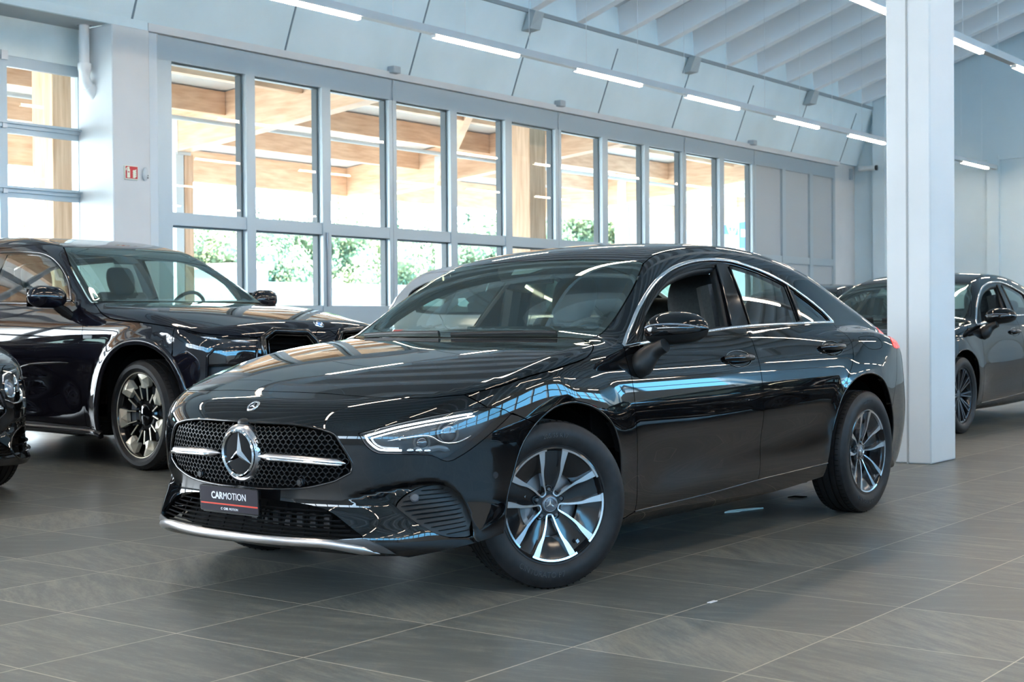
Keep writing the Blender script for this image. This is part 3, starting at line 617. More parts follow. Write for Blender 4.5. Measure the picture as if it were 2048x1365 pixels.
class Shell:
    def __init__(s,F,root,C=(-.2,0,.4),CR=(-2.75,0,.5),k=.4):
        s.F=F; s.root=root; s.C=np.array(C,float); s.CR=np.array(CR,float); s.k=k
    def uv(s,P,m):
        P=np.asarray(P,float); x,y,z=P.T
        if m=='side': return np.stack([x,z-s.k*np.abs(y)],1)
        if m=='top': return np.stack([x,y],1)
        if m=='hood': return np.stack([x-.5*z,y],1)
        q=P-(s.C if m=='nose' else s.CR); sx=q[:,0] if m=='nose' else -q[:,0]
        return np.stack([np.arctan2(q[:,1],sx),np.arctan2(q[:,2],np.hypot(q[:,0],q[:,1]))],1)
    def hit(s,m,uv):
        uv=np.asarray(uv,float); a,b=uv[:,0],uv[:,1]; o1=np.ones(len(a)); k=s.k
        if m=='side': o=np.stack([a,o1*1.6,b+k*1.6],1); d=np.stack([0*a,-o1,-k*o1],1)/np.hypot(1,k)
        elif m=='top': o=np.stack([a,b,o1*2.2],1); d=np.stack([0*a,0*a,-o1],1)
        elif m=='hood': o=np.stack([a+.5*1.6,b,o1*1.6],1); d=np.stack([-.5*o1,0*a,-o1],1)/np.hypot(.5,1)
        else:
            sg=1 if m=='nose' else -1; e=np.stack([sg*np.cos(a)*np.cos(b),np.sin(a)*np.cos(b),np.sin(b)],1)
            o=(s.C if m=='nose' else s.CR)+e*2.0; d=-e
        t=march(s.F,o,d,0,2.4); return o+d*t[:,None]
    def line(s,m,pts,n=6):
        P=s.hit(m,cr(pts,n)); return P[~np.isnan(P).any(1)]
    def mesh(s,name,P,N,tri,mats,parent,mi=None,mirror=False):
        out=[]
        for sg in ((1,-1) if mirror else (1,)):
            Q=P.copy(); Q[:,1]*=sg; M_=N.copy(); M_[:,1]*=sg
            f=tri if sg==1 else [t[::-1] for t in tri]
            me=bpy.data.meshes.new(name); me.from_pydata(Q.tolist(),[],f); me.shade_smooth()
            if mi is not None and len(me.polygons)==len(mi): me.polygons.foreach_set('material_index',mi)
            me.normals_split_custom_set_from_vertices(M_.tolist()); out.append(link(name,me,mats,parent or s.root))
        return out
    def patch(s,name,m,edges,mats,gap=.002,depth=.012,off=0,res=.03,holes=(),parent=None,mirror=False,liner=None,rawuv=False,bump=None):
        """panel on the surface: outline = 3D edge curves (or uv when rawuv), folded edge of the given depth, optional inner skin"""
        O=np.vstack([e for e in edges]); uv=O if rawuv else s.uv(O[~np.isnan(O).any(1)],m)
        uv=dedup(uv); 
        if area(uv)<0: uv=uv[::-1]
        uv=inset(resample(uv,res*.8),gap); loops=[uv]
        for h in holes:
            h=np.asarray(h,float); q=h if rawuv or h.shape[1]==2 else s.uv(h,m); q=dedup(q)
            if area(q)<0: q=q[::-1]
            loops.append(inset(resample(q,res*.8),-gap))
        lo,hi=uv.min(0),uv.max(0); gx,gy=np.meshgrid(np.arange(lo[0]+res*.37,hi[0],res),np.arange(lo[1]+res*.31,hi[1],res*.9)); gx[::2]+=res*.5
        g=np.stack([gx.ravel(),gy.ravel()],1); g=g[pin(inset(uv,res*.45),g)]
        for h in loops[1:]: g=g[~pin(inset(h,-res*.45),g)]
        V=np.vstack(loops+[g]); E=[];k=0; L=[]
        for l in loops: n=len(l); E+=[(k+i,k+(i+1)%n) for i in range(n)]; L.append((k,n)); k+=n
        vo,eo,fo,ov,_,_=delaunay_2d_cdt([Vector(v) for v in V],E,[],0,1e-7)
        vo=np.array([tuple(v) for v in vo]); tri=np.array([f for f in fo if len(f)==3])
        c=vo[tri].mean(1); ok=pin(uv,c)
        for h in loops[1:]: ok&=~pin(h,c)
        tri=tri[ok]; a=vo[tri]; ar=np.abs(np.cross(a[:,1]-a[:,0],a[:,2]-a[:,0])); tri=tri[ar>1e-9]
        P=s.hit(m,vo); N=np.zeros_like(P); good=~np.isnan(P).any(1); N[good]=s.F.n(P[good]); P[~good]=0
        if bump is not None: dlt,P2,N2=None,*bump(P,N); P,N=P2,N2
        tri=tri[good[tri].all(1)]; P=P+N*off
        fn=np.cross(P[tri[:,1]]-P[tri[:,0]],P[tri[:,2]]-P[tri[:,0]]); flip=(fn*N[tri].sum(1)).sum(1)<0; tri[flip]=tri[flip][:,::-1]
        used=set(tri.ravel().tolist())
        # boundary from the triangles themselves
        ec={}
        for t in tri.tolist():
            for i in range(3):
                e=(t[i],t[(i+1)%3]); ec[e]=1
        bd=[e for e in ec if (e[1],e[0]) not in ec]
        n0=len(P); VP=[P]; VN=[N]; F_=tri.tolist(); MI=[0]*len(F_)
        if depth:
            bi=sorted({i for e in bd for i in e}); ix={b:i for i,b in enumerate(bi)}
            lat=np.zeros((len(bi),3))
            for a_,b_ in bd:
                l=np.cross(P[b_]-P[a_],N[a_]); l/=np.linalg.norm(l)+1e-12; lat[ix[a_]]+=l; lat[ix[b_]]+=l
            lat/=np.linalg.norm(lat,axis=1,keepdims=True)+1e-12; nb=len(bi)
            VP+=[P[bi],P[bi]-N[bi]*depth]; VN+=[lat,lat]
            for a_,b_ in bd:
                i,j=ix[a_],ix[b_]; F_.append((n0+i,n0+nb+i,n0+nb+j,n0+j)); MI.append(0)
            n0+=2*nb
        if liner is not None:
            VP.append(P-N*depth); VN.append(-N); F_+=[(t[2]+n0,t[1]+n0,t[0]+n0) for t in tri.tolist()]; MI+=[1]*len(tri)
            mats=[mats,liner] if not isinstance(mats,list) else mats+[liner]
        return s.mesh(name,np.vstack(VP),np.vstack(VN),[tuple(f) for f in F_],mats,parent,MI if any(MI) else None,mirror)
    def ribbon(s,name,P,mats,w,h,off=0,parent=None,mirror=False,closed=False,prof=None,N=None,taper=0):
        """raised strip that follows the surface along the points P"""
        P=P[~np.isnan(P).any(1)]; N=s.F.n(P) if N is None else N; n=len(P)
        T=np.roll(P,-1,0)-np.roll(P,1,0)
        if not closed: T[0]=P[1]-P[0]; T[-1]=P[-1]-P[-2]
        T/=np.linalg.norm(T,axis=1,keepdims=True)+1e-12; S=np.cross(T,N); S/=np.linalg.norm(S,axis=1,keepdims=True)
        pr=prof or [(-.5,-.6),(-.5,.2),(-.34,.75),(0,1),(.34,.75),(.5,.2),(.5,-.6)]; L=len(pr)
        ww=np.ones(n)
        if taper: q=np.linspace(0,1,n); ww=np.clip(np.minimum(q,1-q)/taper,.08,1)
        V=np.concatenate([(P+S*(a*w*ww)[:,None]+N*(b*h*ww+off)[:,None])[:,None] for a,b in pr],1).reshape(-1,3)
        f=[(i*L+k,i*L+(k+1)%L,((i+1)%n)*L+(k+1)%L,((i+1)%n)*L+k) for i in range(n if closed else n-1) for k in range(L)]
        if not closed: f+=[tuple(range(L))[::-1],tuple((n-1)*L+k for k in range(L))]
        out=[]
        for sg in ((1,-1) if mirror else (1,)):
            Q=V.copy(); Q[:,1]*=sg; me=bpy.data.meshes.new(name); me.from_pydata(Q.tolist(),[],f if sg==1 else [t[::-1] for t in f])
            bm=bmesh.new(); bm.from_mesh(me); bmesh.ops.recalc_face_normals(bm,faces=bm.faces); bm.to_mesh(me); bm.free()
            me.shade_smooth(); me.set_sharp_from_angle(angle=R(50)); out.append(link(name,me,mats,parent or s.root))
        return out
# ---------------- wheels ----------------
def tire_prof(Ro,Ri,w):
    h=w/2; a=Ro-Ri
    p=[(Ri,-h*.80),(Ri+.012,-h*.90),(Ri+a*.35,-h*1.0),(Ri+a*.62,-h*1.0),(Ro-.022,-h*.93),(Ro-.007,-h*.84),(Ro-.002,-h*.70)]
    gs=[-.52,-.20,.20,.52]; t=[]
    for g in gs:
        t+=[(Ro,h*g-.0045),(Ro-.007,h*g-.0035),(Ro-.007,h*g+.0035),(Ro,h*g+.0045)]
    q=[(r,-x) for r,x in p[::-1]]
    return p+t+q
def polar_text(name,body,size,r,ang,z,mat_,parent,depth=.0008,flip=False):
    """letters bent round a wheel wall; local XY plane is the wheel face"""
    c=bpy.data.curves.new('t','FONT'); c.body=body; c.size=size; c.extrude=depth; c.align_x='CENTER'; c.align_y='CENTER'; c.resolution_u=2
    o=bpy.data.objects.new('t',c); COL.objects.link(o); bpy.context.view_layer.update()
    me=bpy.data.meshes.new_from_object(o.evaluated_get(bpy.context.evaluated_depsgraph_get())); bpy.data.objects.remove(o)
    for v in me.vertices:
        x,y=v.co.x,v.co.y
        if flip: a=ang+x/r; rr=r-y
        else: a=ang-x/r; rr=r+y
        v.co=(rr*cos(a),rr*sin(a),z+v.co.z)
    me.name=name; return link(name,me,mat_,parent)
def star_poly(r,w): # three-pointed star outline, point up (+y)
    out=[]
    for k in range(3):
        a=pi/2+k*2*pi/3; out+=[(r*cos(a),r*sin(a)),(w*cos(a+pi/3),w*sin(a+pi/3))]
    return out
def star_mesh(b,r,w,z0,h,M=None):
    p=star_poly(r,w); v=[Vector((x,y,z0)) for x,y in p]+[Vector((0,0,z0+h))]
    if M is not None: v=[M@q for q in v]
    b.add(v,[(i,(i+1)%6,6) for i in range(6)])
# wheel frame: local +Z points outboard, X forward, Y up
def wheel_root(parent,loc,steer,left=True,spin=0):
    o=bpy.data.objects.new('wheel',None); COL.objects.link(o); o.parent=parent; o.empty_display_size=.1
    # columns: X'=forward , Y'=up, Z'=outboard
    s=1 if left else -1
    M=Matrix(((-1 if left else 1,0,0),(0,0,s),(0,1,0))).to_4x4()   # local->car
    o.matrix_local=Matrix.Translation(loc)@Matrix.Rotation(steer,4,'Z')@M@Matrix.Rotation(spin,4,'Z'); return o
def tire(parent,Ro,Ri,w,txt=None):
    b=B().lathe(tire_prof(Ro,Ri,w),96); b.m=1; n=72
    for k in range(n):
        a=2*pi*k/n
        for sg in (-1,1):
            h=w/2*sg; M=Matrix.Rotation(a+.02*sg,4,'Z')
            b.box(Ro-.010,Ro+.0004,-.0014,.0014,min(h*.56,h*.74),max(h*.56,h*.74),M)
    t=b.build('tyre',[RUB,MATB],parent,ang=30)
    B().lathe([(Ri-.003,w*.40),(Ri+.004,w*.445),(Ri+.010,w*.452),(Ri+.012,w*.44)],96).build('bead_ring',RUB,t)
    if txt:
        TM=mat('tyre_lettering',(.035,.035,.037),.5)
        for body,ang,fl,sz in txt: polar_text('sidewall_lettering',body,sz,(Ri+Ro)/2-.004,ang,w*.5+.0005,TM,t,.001,fl)
    return t
def disc_brake(parent,r,z):
    b=B().lathe([(.06,z),(r,z),(r,z-.022),(.06,z-.022)],48).build('brake_disc',mat('brake_steel',(.22,.22,.23),.4,.8),parent)
    c=B(); 
    for k in range(9):
        a=R(150+k*7); c.cbox((0,0,0),(.06,.03,.05),Matrix.Rotation(a,4,'Z')@Matrix.Translation((r-.018,0,z)))
    c.build('brake_caliper',mat('caliper_grey',(.25,.26,.27),.45,.5),parent)
def benz_wheel(parent,loc,steer,left=True,spin=0,Ro=.3255,Ri=.216,w=.212,txt=None):
    o=wheel_root(parent,loc,steer,left,spin); tire(o,Ro,Ri+.004,w,txt); zf=.078
    B().lathe([(Ri+.006,.088),(Ri+.008,.094),(Ri+.002,.096),(Ri-.004,.088),(Ri-.010,.06),(Ri-.020,.02),(Ri-.03,-.06),(Ri-.012,-.09),(Ri,-.095)],96).build('rim_barrel',mat('rim_black',(.008,.008,.009),.12),o)
    rb=B(); Rr=Ri+.003
    G=MT['rim_black']
    sp=B(); fc=B(); zi=.052   # hub depth to rim depth
    def zz(r): return zi+(.090-zi)*min(1,max(0,(r-.05)/(Rr-.05)))**.8
    for k in range(5):
        a=-pi/2+k*2*pi/5 # V axis
        # black twin spoke between this V and the next
        c=a+pi/5; M=Matrix.Rotation(c-pi/2,4,'Z')
        yl=[.035,.08,.13,.17,Rr-.004]; wl=[.032,.030,.036,.046,.066]
        v=[];f=[]
        for y,wd in zip(yl,wl):
            z=zz(y)-.010; v+=[(-wd,y,z-.004),(wd,y,z-.004),(wd*.8,y,z-.045),(-wd*.8,y,z-.045),(0,y,z-.012)]
        for i in range(4):
            q=i*5; f+=[(q,q+4,q+9,q+5),(q+4,q+1,q+6,q+9),(q+1,q+2,q+7,q+6),(q+2,q+3,q+8,q+7),(q+3,q,q+5,q+8)]
        f+=[(20,24,21,22,23),(3,2,1,4,0)]
        sp.add([M@Vector(p) for p in v],f)
        # black web that closes each V towards the rim
        a0,a1=a-R(25),a+R(25)
        sp.lathe([(.128,.048),(.150,.062),(Rr-.004,.082),(Rr-.004,.05),(.128,.03)],14,None,a0,a1)
        # silver V arms
        M=Matrix.Rotation(a-pi/2,4,'Z')
        for sg in (-1,1):
            cu=cr([(.0,.040),(.012,.046),(.024,.085),(.040,.125),(.058,.155),(.086,Rr*.955)],4); n=len(cu)
            wd=np.interp(np.linspace(0,1,n),[0,.2,.5,.72,1],[.005,.006,.0085,.014,.029]); v=[];f=[]
            T=np.gradient(cu,axis=0); T/=np.linalg.norm(T,axis=1,keepdims=True)
            for i in range(n):
                p=cu[i]; nx=np.array([T[i][1],-T[i][0]]); 
                for s_ in (-.5,.5):
                    q=p+nx*wd[i]*s_; rr=math.hypot(*q)
                    if rr>Rr-.001: q=q*(Rr-.001)/rr; rr=Rr-.001
                    v+=[(q[0]*sg,q[1],zz(rr)+.0015),(q[0]*sg,q[1],zz(rr)-.022)]
            for i in range(n-1):
                q=i*4; f+=[(q,q+2,q+6,q+4),(q+1,q+5,q+7,q+3),(q,q+4,q+5,q+1),(q+2,q+3,q+7,q+6)]
            f+=[(0,1,3,2),(4*n-4,4*n-2,4*n-1,4*n-3)]
            fc.add([M@Vector(p) for p in v],f)
        a0,a1=a-R(24),a+R(24)
        fc.lathe([(Rr-.0085,.0955),(Rr-.001,.0975),(Rr+.001,.088),(Rr-.0085,.080),(Rr-.0085,.0955)],16,None,a-R(27),a+R(27))
    sp.lathe([(.0,.05),(.052,.05),(.06,.04),(.06,-.02)],40); sp.build('black_spokes',G,o,ang=40,fix=True)
    fc.build('machined_spoke_faces',MACH,o,ang=40,fix=True)
    bl=B()
    for k in range(5):
        a=-pi/2+pi/5+k*2*pi/5; c=(.056*cos(a),.056*sin(a),0)
        bl.lathe([(.0,.052),(.006,.052),(.0085,.050),(.0085,.03)],6,Matrix.Translation(c)); bl.lathe([(.0125,.03),(.0145,.047),(.0155,.047),(.0155,.03)],16,Matrix.Translation(c))
    bl.build('wheel_bolt',mat('bolt_dark',(.10,.11,.12),.35,.8),o)
    cp=B().lathe([(0,.060),(.028,.060),(.033,.057),(.036,.052),(.036,.04)],40).build('centre_cap',mat('cap_grey',(.12,.12,.13),.3,.6),o)
    b=B(); b.lathe([(.0215,.0605),(.0225,.063),(.024,.0605)],36); star_mesh(b,.0215,.0042,.0603,.0035)
    for k in range(36):
        a=2*pi*k/36; b.cbox((.0285*cos(a),.0285*sin(a),.0605),(.003,.0012,.0015),Matrix.Identity(4))
    b.build('star_badge',CHROME,cp,ang=20)
    B().cbox((0,0,0),(.014,.012,.006),Matrix.Rotation(-pi/2+pi/5,4,'Z')@Matrix.Translation((Rr-.035,0,zz(Rr)-.012))).build('valve_weight',MACH,o)
    disc_brake(o,.155,.022)
    return o
# =============== the black coupe sedan ===============
hero=empty('car',(-4.083,4.554,0),-1.59765)
tag(hero,'glossy black four-door coupe sedan with a three-pointed star grille and CARMOTION plate in the foreground','car')
S=Shell(CLA(),hero)
def L(m,*p,n=6): return S.line(m,p,n)
def fl(P): Q=P.copy(); Q[:,1]*=-1; return Q[::-1]
# shared edges (left side)
shut_f=L('nose',(-.0,.405),(.15,.402),(.30,.390),(.46,.366),(.61,.345),(.739,.339),(.882,.349))
shut_s=L('side',(.437,.455),(.30,.458),(.2,.474),(.007,.5),(-.18,.532),(-.255,.558),(-.335,.605),(-.385,.650),(-.425,.672))
wsb=L('top',(-.362,0),(-.385,.25),(-.425,.5),(-.455,.66),n=8)
wss=L('top',(-.455,.66),(-.472,.695),(-.50,.707),(-.56,.710),(-.66,.702),(-.828,.666),(-.95,.625),(-1.05,.583))
wst=L('top',(-1.05,.583),(-1.052,.54),(-1.035,.35),(-1.018,.15),(-1.013,0))
roof=L('top',(-1.05,.583),(-1.2,.557),(-1.5,.545),(-1.9,.535),(-2.3,.525),(-2.62,.515),n=5)
rgt=L('top',(-2.62,.515),(-2.60,.3),(-2.585,0))
rgs=L('top',(-2.62,.515),(-2.85,.535),(-3.1,.545),(-3.32,.545))
rgb=L('top',(-3.32,.545),(-3.37,.3),(-3.385,0))
dko=L('top',(-3.32,.545),(-3.36,.60),(-3.44,.655),(-3.52,.665)); dkr=L('top',(-3.52,.665),(-3.60,.4),(-3.625,0))
ap=L('side',(-.425,.672),(-.47,.668),(-.525,.596),n=4)
# hood
S.patch('bonnet','hood',[fl(shut_f)[:-1],shut_f,shut_s,fl(wsb+np.array([.02,0,0]))[-1:]*0+fl(wsb)[-1:]*0+shut_s[-1:],(wsb+[.028,0,-.004])[::-1],fl((wsb+[.028,0,-.004])[::-1])[1:],fl(shut_s)],PAINT,gap=.0022,depth=.02,res=.035)
# cowl and wipers
S.patch('cowl','top',[(wsb+[.030,0,0])[::-1],fl((wsb+[.030,0,0])[::-1])[1:],fl((wsb+[-.012,0,0]))[:-1],wsb+[-.012,0,0]],SATB,gap=.001,depth=.02,off=-.012,res=.03)
for y0,y1 in ((-.62,-.10),(.0,.52)):
    ys=np.linspace(y0,y1,12); xs=np.interp(np.abs(ys),[0,.25,.5,.66],[-.362,-.385,-.425,-.455])-.022-.02*np.linspace(0,1,12)
    S.ribbon("wiper",S.hit('top',np.stack([xs,ys],1)),SATB,.014,.012,.004)
# windscreen
wsO=[wsb,wss[1:],wst[1:],fl(wst)[1:],fl(wss)[1:],fl(wsb)[1:-1]]
U=dedup(S.uv(np.vstack(wsO),'top')); 
if area(U)<0: U=U[::-1]
Ui=inset(resample(U,.03),.045)
def rnd(P,n=3):
    for _ in range(n): P=(P+np.roll(P,1,0)+np.roll(P,-1,0))/3
    return P
Ui=rnd(Ui,6)
scr=S.patch('windscreen','top',wsO,GLASSWS,gap=.004,depth=.0,res=.04)[0]
S.patch('frit_band','top',[U],MATB,gap=.005,depth=.0,off=-.004,res=.03,holes=[Ui],rawuv=True,parent=scr)
S.patch('sensor_housing','top',[np.array([(-1.0,-.22),(-1.0,.20),(-.93,.14),(-.865,.07),(-.845,-.02),(-.87,-.12),(-.93,-.18)])],MATB,gap=0,depth=.03,off=-.004,res=.03,rawuv=True,parent=scr)
S.patch('camera_window','top',[np.array([(-.925,-.07),(-.925,.10),(-.885,.05),(-.875,-.05)])],mat('sensor_glass',(.25,.30,.30),.2),gap=0,depth=.002,off=-.002,res=.03,rawuv=True,parent=scr)
# roof, rear glass, boot lid
S.patch('roof_panel','top',[fl(wst)[:-1],wst[::-1]*1.0 if False else fl(fl(wst)),],PAINT) if False else None
S.patch('roof_panel','top',[wst[::-1],roof[1:],rgt[1:],fl(rgt)[1:],fl(roof)[1:],fl(wst[::-1])[1:-1]],PAINT,gap=.0018,depth=.02,liner=mat('headliner',(.42,.43,.42),.9),res=.045)
S.patch('rear_window','top',[rgt[::-1],rgs[1:],rgb[1:],fl(rgb)[1:],fl(rgs)[1:],fl(rgt[::-1])[1:-1]],GLASSC,gap=.004,depth=0,res=.05)
S.patch('boot_lid','top',[rgb[::-1],dko[1:],dkr[1:],fl(dkr)[1:],fl(dko)[1:],fl(rgb[::-1])[1:-1]],PAINT,gap=.002,depth=.02,res=.04)
# belt and window arc
belt=L('side',(-.517,.590),(-.751,.612),(-1.255,.660),(-1.639,.684),(-2.158,.699),(-2.642,.720))
arc=L('side',(-.524,.597),(-.642,.690),(-.782,.802),(-.966,.920),(-1.159,1.004),(-1.372,1.058),(-1.555,1.079),(-1.679,1.082),(-1.809,1.074),(-2.037,1.027),(-2.250,.955),(-2.406,.876),(-2.558,.792),(-2.645,.724))
d1=L('side',(-.517,.590),(-.495,.518),(-.498,.42),(-.503,.251),(-.524,.072),(-.565,-.108))
d2=L('side',(-1.605,.682),(-1.588,.56),(-1.581,.42),(-1.579,.28),(-1.581,.12),(-1.586,-.075))
d3=L('side',(-2.642,.720),(-2.628,.659),(-2.620,.562),(-2.553,.452),(-2.456,.357),(-2.38,.262),(-2.331,.194),(-2.285,.058),(-2.276,-.057))
sill=L('side',(-.565,-.108),(-1.17,-.092),(-1.586,-.075),(-2.276,-.057))
i1=int(np.argmin(np.abs(belt[:,0]+1.605))); s1=int(np.argmin(np.abs(sill[:,0]+1.586)))
lin=LEATH
fd=S.patch('front_door','side',[d1,sill[1:s1+1],d2[::-1],belt[:i1][::-1]],PAINT,gap=.0022,depth=.05,liner=lin,res=.04,mirror=True)
rd=S.patch('rear_door','side',[d2,sill[s1:],d3[::-1],belt[i1:][::-1]],PAINT,gap=.0022,depth=.05,liner=lin,res=.04,mirror=True)
# front wing
def arch(cx,cz,r,a0,a1,n=26,ez=1.0):
    return np.array([(cx+r*cos(a),cz+r*ez*sin(a)) for a in np.linspace(a0,a1,n)])
Af=[(.309,-.085),(.290,.03),(.262,.12),(.221,.22),(.150,.292),(.055,.342),(-.032,.354),(-.105,.349),(-.192,.327),(-.268,.291),(-.331,.240),(-.378,.150),(-.398,.05),(-.412,-.06),(-.43,-.135)]
af=L('side',*Af); j=int(np.argmin(np.abs(af[:,0]-.14)+(af[:,2]<.5)*9))
jn=L('side',(.261,.345),(.19,.31),(.14,.287),n=3)
lampP=[(.518,.209),(.633,.239),(.72,.259),(.798,.275),(.90,.295),(.965,.304),(1.028,.303),(1.072,.286)]
lampQ=[(1.072,.286),(.989,.223),(.897,.159),(.835,.124)]; lampR=[(.818,.119),(.796,.124),(.754,.140),(.66,.144),(.585,.146)]; lampT=[(.569,.150),(.541,.174),(.518,.209)]
l1=L('nose',*lampP); l2=L('nose',*lampQ); l3=L('nose',*lampR); l4=L('nose',*lampT)
s2=L('nose',(.882,.349),(.965,.307),n=4); k1=int(np.argmin(np.linalg.norm(l1-s2[-1],axis=1)))
bot_s=L('side',(-.43,-.135),(-.50,-.125),(-.565,-.108),n=3)
S.patch('front_wing','side',[s2[::-1],shut_s[1:],ap[1:],d1,bot_s[::-1],af[j:][::-1],jn[::-1],l1[k1:][::-1]],PAINT,gap=.0022,depth=.03,res=.032,mirror=True)
# front bumper
bf=S.uv(af[:j+1],'nose'); 
botn=[(1.034,-.155),(.95,-.165),(.86,-.172),(.76,-.182),(.66,-.187),(.55,-.185),(.45,-.180),(.3,-.176),(.15,-.176),(0,-.176)]
bl=L('nose',*botn)
half=[shut_f,s2[1:],l1[k1:],jn[1:],af[:j+1][::-1],bl]
gT=[(0,.252),(.12,.250),(.25,.245),(.344,.233),(.40,.220)]; gR=[(.40,.220),(.435,.205),(.463,.165),(.485,.13),(.495,.105),(.490,.082)]; gB=[(.490,.082),(.45,.062),(.412,.047),(.294,.022),(.134,.011),(0,.010)]
gh=np.vstack([cr(gT,6),cr(gR,6)[1:],cr(gB,6)[1:]]); mir=lambda u: np.stack([-u[:,0],u[:,1]],1)[::-1]
gh=dedup(np.vstack([gh,mir(gh)[1:-1]]))
lh=np.vstack([cr(p,5)[1:] for p in (lampP,lampQ,lampR,lampT)])
ih=cr([(.641,-.021),(.669,.007),(.724,.031),(.778,.037),(.826,.024),(.867,-.021),(.893,-.08),(.903,-.130),(.893,-.141),(.855,-.140),(.807,-.132),(.761,-.112),(.7,-.075),(.651,-.039)],5,True)
lo=np.vstack([cr([(0,-.024),(.144,-.024),(.30,-.030),(.385,-.042)],5),cr([(.385,-.042),(.43,-.060),(.49,-.095),(.535,-.122)],5)[1:],cr([(.535,-.122),(.42,-.131),(.269,-.136),(0,-.137)],5)[1:]])
lo=dedup(np.vstack([lo,mir(lo)[1:-1]]))
S.patch('front_bumper','nose',half+[fl(bl)[1:],fl(af[:j+1][::-1]),fl(jn),fl(l1[k1:]),fl(s2),fl(shut_f)[1:-1]] if False else [np.vstack([S.uv(e,'nose') for e in half]),mir(np.vstack([S.uv(e,'nose') for e in half]))[1:-1]],PAINT,gap=.0022,depth=.022,res=.012,holes=[gh,lh,mir(lh),ih,mir(ih),lo],rawuv=True)[0]
# lower black lip and silver strip
strip=[(-.59,-.176),(-.5,-.158),(-.40,-.146),(-.25,-.149),(-.12,-.152),(0,-.153)]
sp_=cr(strip+[(-a,b) for a,b in strip[::-1][1:]],5)
S.ribbon('silver_lip',S.hit('nose',sp_),SATIN,.034,.010,.0,taper=.06)
lipu=np.vstack([cr([(.545,-.127),(.42,-.134),(.269,-.139),(0,-.140)],5),cr([(0,-.158),(.25,-.156),(.42,-.152),(.52,-.160),(.60,-.178)],5)])
lipu=dedup(np.vstack([cr([(0,-.140),(.269,-.139),(.42,-.134),(.545,-.127)],5),cr([(.545,-.127),(.60,-.150),(.64,-.176)],3)[1:],cr([(.64,-.176),(.55,-.166),(.42,-.158),(.25,-.160),(0,-.162)],5)[1:]]))
S.patch('lower_lip','nose',[dedup(np.vstack([lipu,mir(lipu)[1:-1]]))],mat('gunmetal_plastic',(.05,.046,.045),.38),gap=0,depth=.01,off=.003,res=.02,rawuv=True)
# grille
gr_=empty('grille',parent=hero)
def inset_patch(name,u,m,off,res=.03,par=None): return S.patch(name,'nose',[u],m,gap=.001,depth=.0,off=off,res=res,rawuv=True,parent=par or hero)
inset_patch('grille_backing',grow(gh,.01),MATB,-.055,par=gr_)
S.ribbon('grille_rim',S.hit('nose',resample(gh,.02)),GLOSSB,.012,.005,-.004,closed=True,parent=gr_)
def lattice():
    b=B(); a=.0245; h=.0155; 
    P2=[];seg=[]
    for r in range(-4,24):
        v=-.02+r*h
        for c in range(-26,27):
            u=c*a+(a/2 if r%2 else 0)
            # each cell: a Y: two arms up to the neighbours and a short stem down
            for q in ((u+a/2,v+h*.62),(u-a/2,v+h*.62)): seg.append(((u,v+h*.10),q))
            seg.append(((u,v+h*.10),(u,v-h*.38)))
    A_=np.array([s[0] for s in seg]); C_=np.array([s[1] for s in seg]); gi=inset(resample(gh,.02),.006); mid=(A_+C_)/2
    ok=pin(gi,A_)&pin(gi,C_); A_,C_=A_[ok],C_[ok]
    PA=S.hit('nose',A_); PC=S.hit('nose',C_); NA=S.F.n(PA)
    for p,q,n_ in zip(PA,PC,NA):
        if np.isnan(p).any() or np.isnan(q).any(): continue
        d=q-p; l=np.linalg.norm(d); d/=l; t_=np.cross(d,n_); t_/=np.linalg.norm(t_); w=.0017
        v=[]
        for e in (p-d*.0008,q+d*.0008): v+=[e+t_*w-n_*.010,e+t_*w-n_*.026,e-t_*w-n_*.026,e-t_*w-n_*.010]
        b.add(v,[(0,1,2,3),(7,6,5,4),(0,4,5,1),(1,5,6,2),(2,6,7,3),(3,7,4,0)])
    return b
lattice().build('grille_mesh',mat('grille_black',(.007,.008,.009),.45,spec=.25),gr_)
bar=L('nose',(.10,.128),(.25,.124),(.38,.118),(.47,.112),n=6)
S.ribbon('louvre',bar,SATIN,.030,.014,-.004,parent=gr_,mirror=True,taper=.10); S.ribbon('louvre_chrome',S.hit('nose',cr([(.155,.122),(.25,.119),(.38,.113),(.462,.108)],6)),CHROME,.013,.008,.008,parent=gr_,mirror=True,taper=.05)
em=empty('star_emblem',(.846,0,.541),parent=hero); em.matrix_local=Matrix(((0,.04,.9992,.842),(1,0,0,0),(0,.9992,-.04,.541),(0,0,0,1)))
B().lathe([(0,.004),(.082,.004),(.088,-.02)],64).build('emblem_plate',mat('emblem_glass',(.006,.007,.009),.06,spec=.25),em)
B().lathe([(.079,.0),(.080,.010),(.086,.016),(.092,.012),(.094,.002),(.094,-.03)],72).build('emblem_ring',CHROME,em)
B().lathe([(.094,.0),(.102,.002),(.110,-.006),(.113,-.03)],72).build('emblem_surround',SATIN,em)
b_=B(); star_mesh(b_,.081,.0165,.004,.012); b_.build('star',CHROME,em,ang=10)
# bonnet badge
P=S.hit('nose',[(0,.3147)]); N=S.F.n(P)[0]; X=Vector((0,1,0)); Z=Vector(N); Y=Z.cross(X)
bd=bpy.data.objects.new('bonnet_badge',None); COL.objects.link(bd); bd.parent=hero; bd.matrix_local=Matrix.Translation(Vector(P[0]))@Matrix((X,Y,Z)).transposed().to_4x4()
B().lathe([(0,.0015),(.019,.0015),(.0195,-.001)],36).build('badge_disc',mat('badge_dark',(.015,.015,.018),.1),bd)
b_=B().lathe([(.0185,.0016),(.0195,.003),(.0245,.003),(.026,.0015),(.026,-.001)],40).lathe([(.0275,-.001),(.028,.0018),(.029,-.001)],40); star_mesh(b_,.0185,.0045,.0016,.003); b_.build('badge_ring',mat('badge_silver',(.75,.76,.78),.2,1),bd,ang=20)
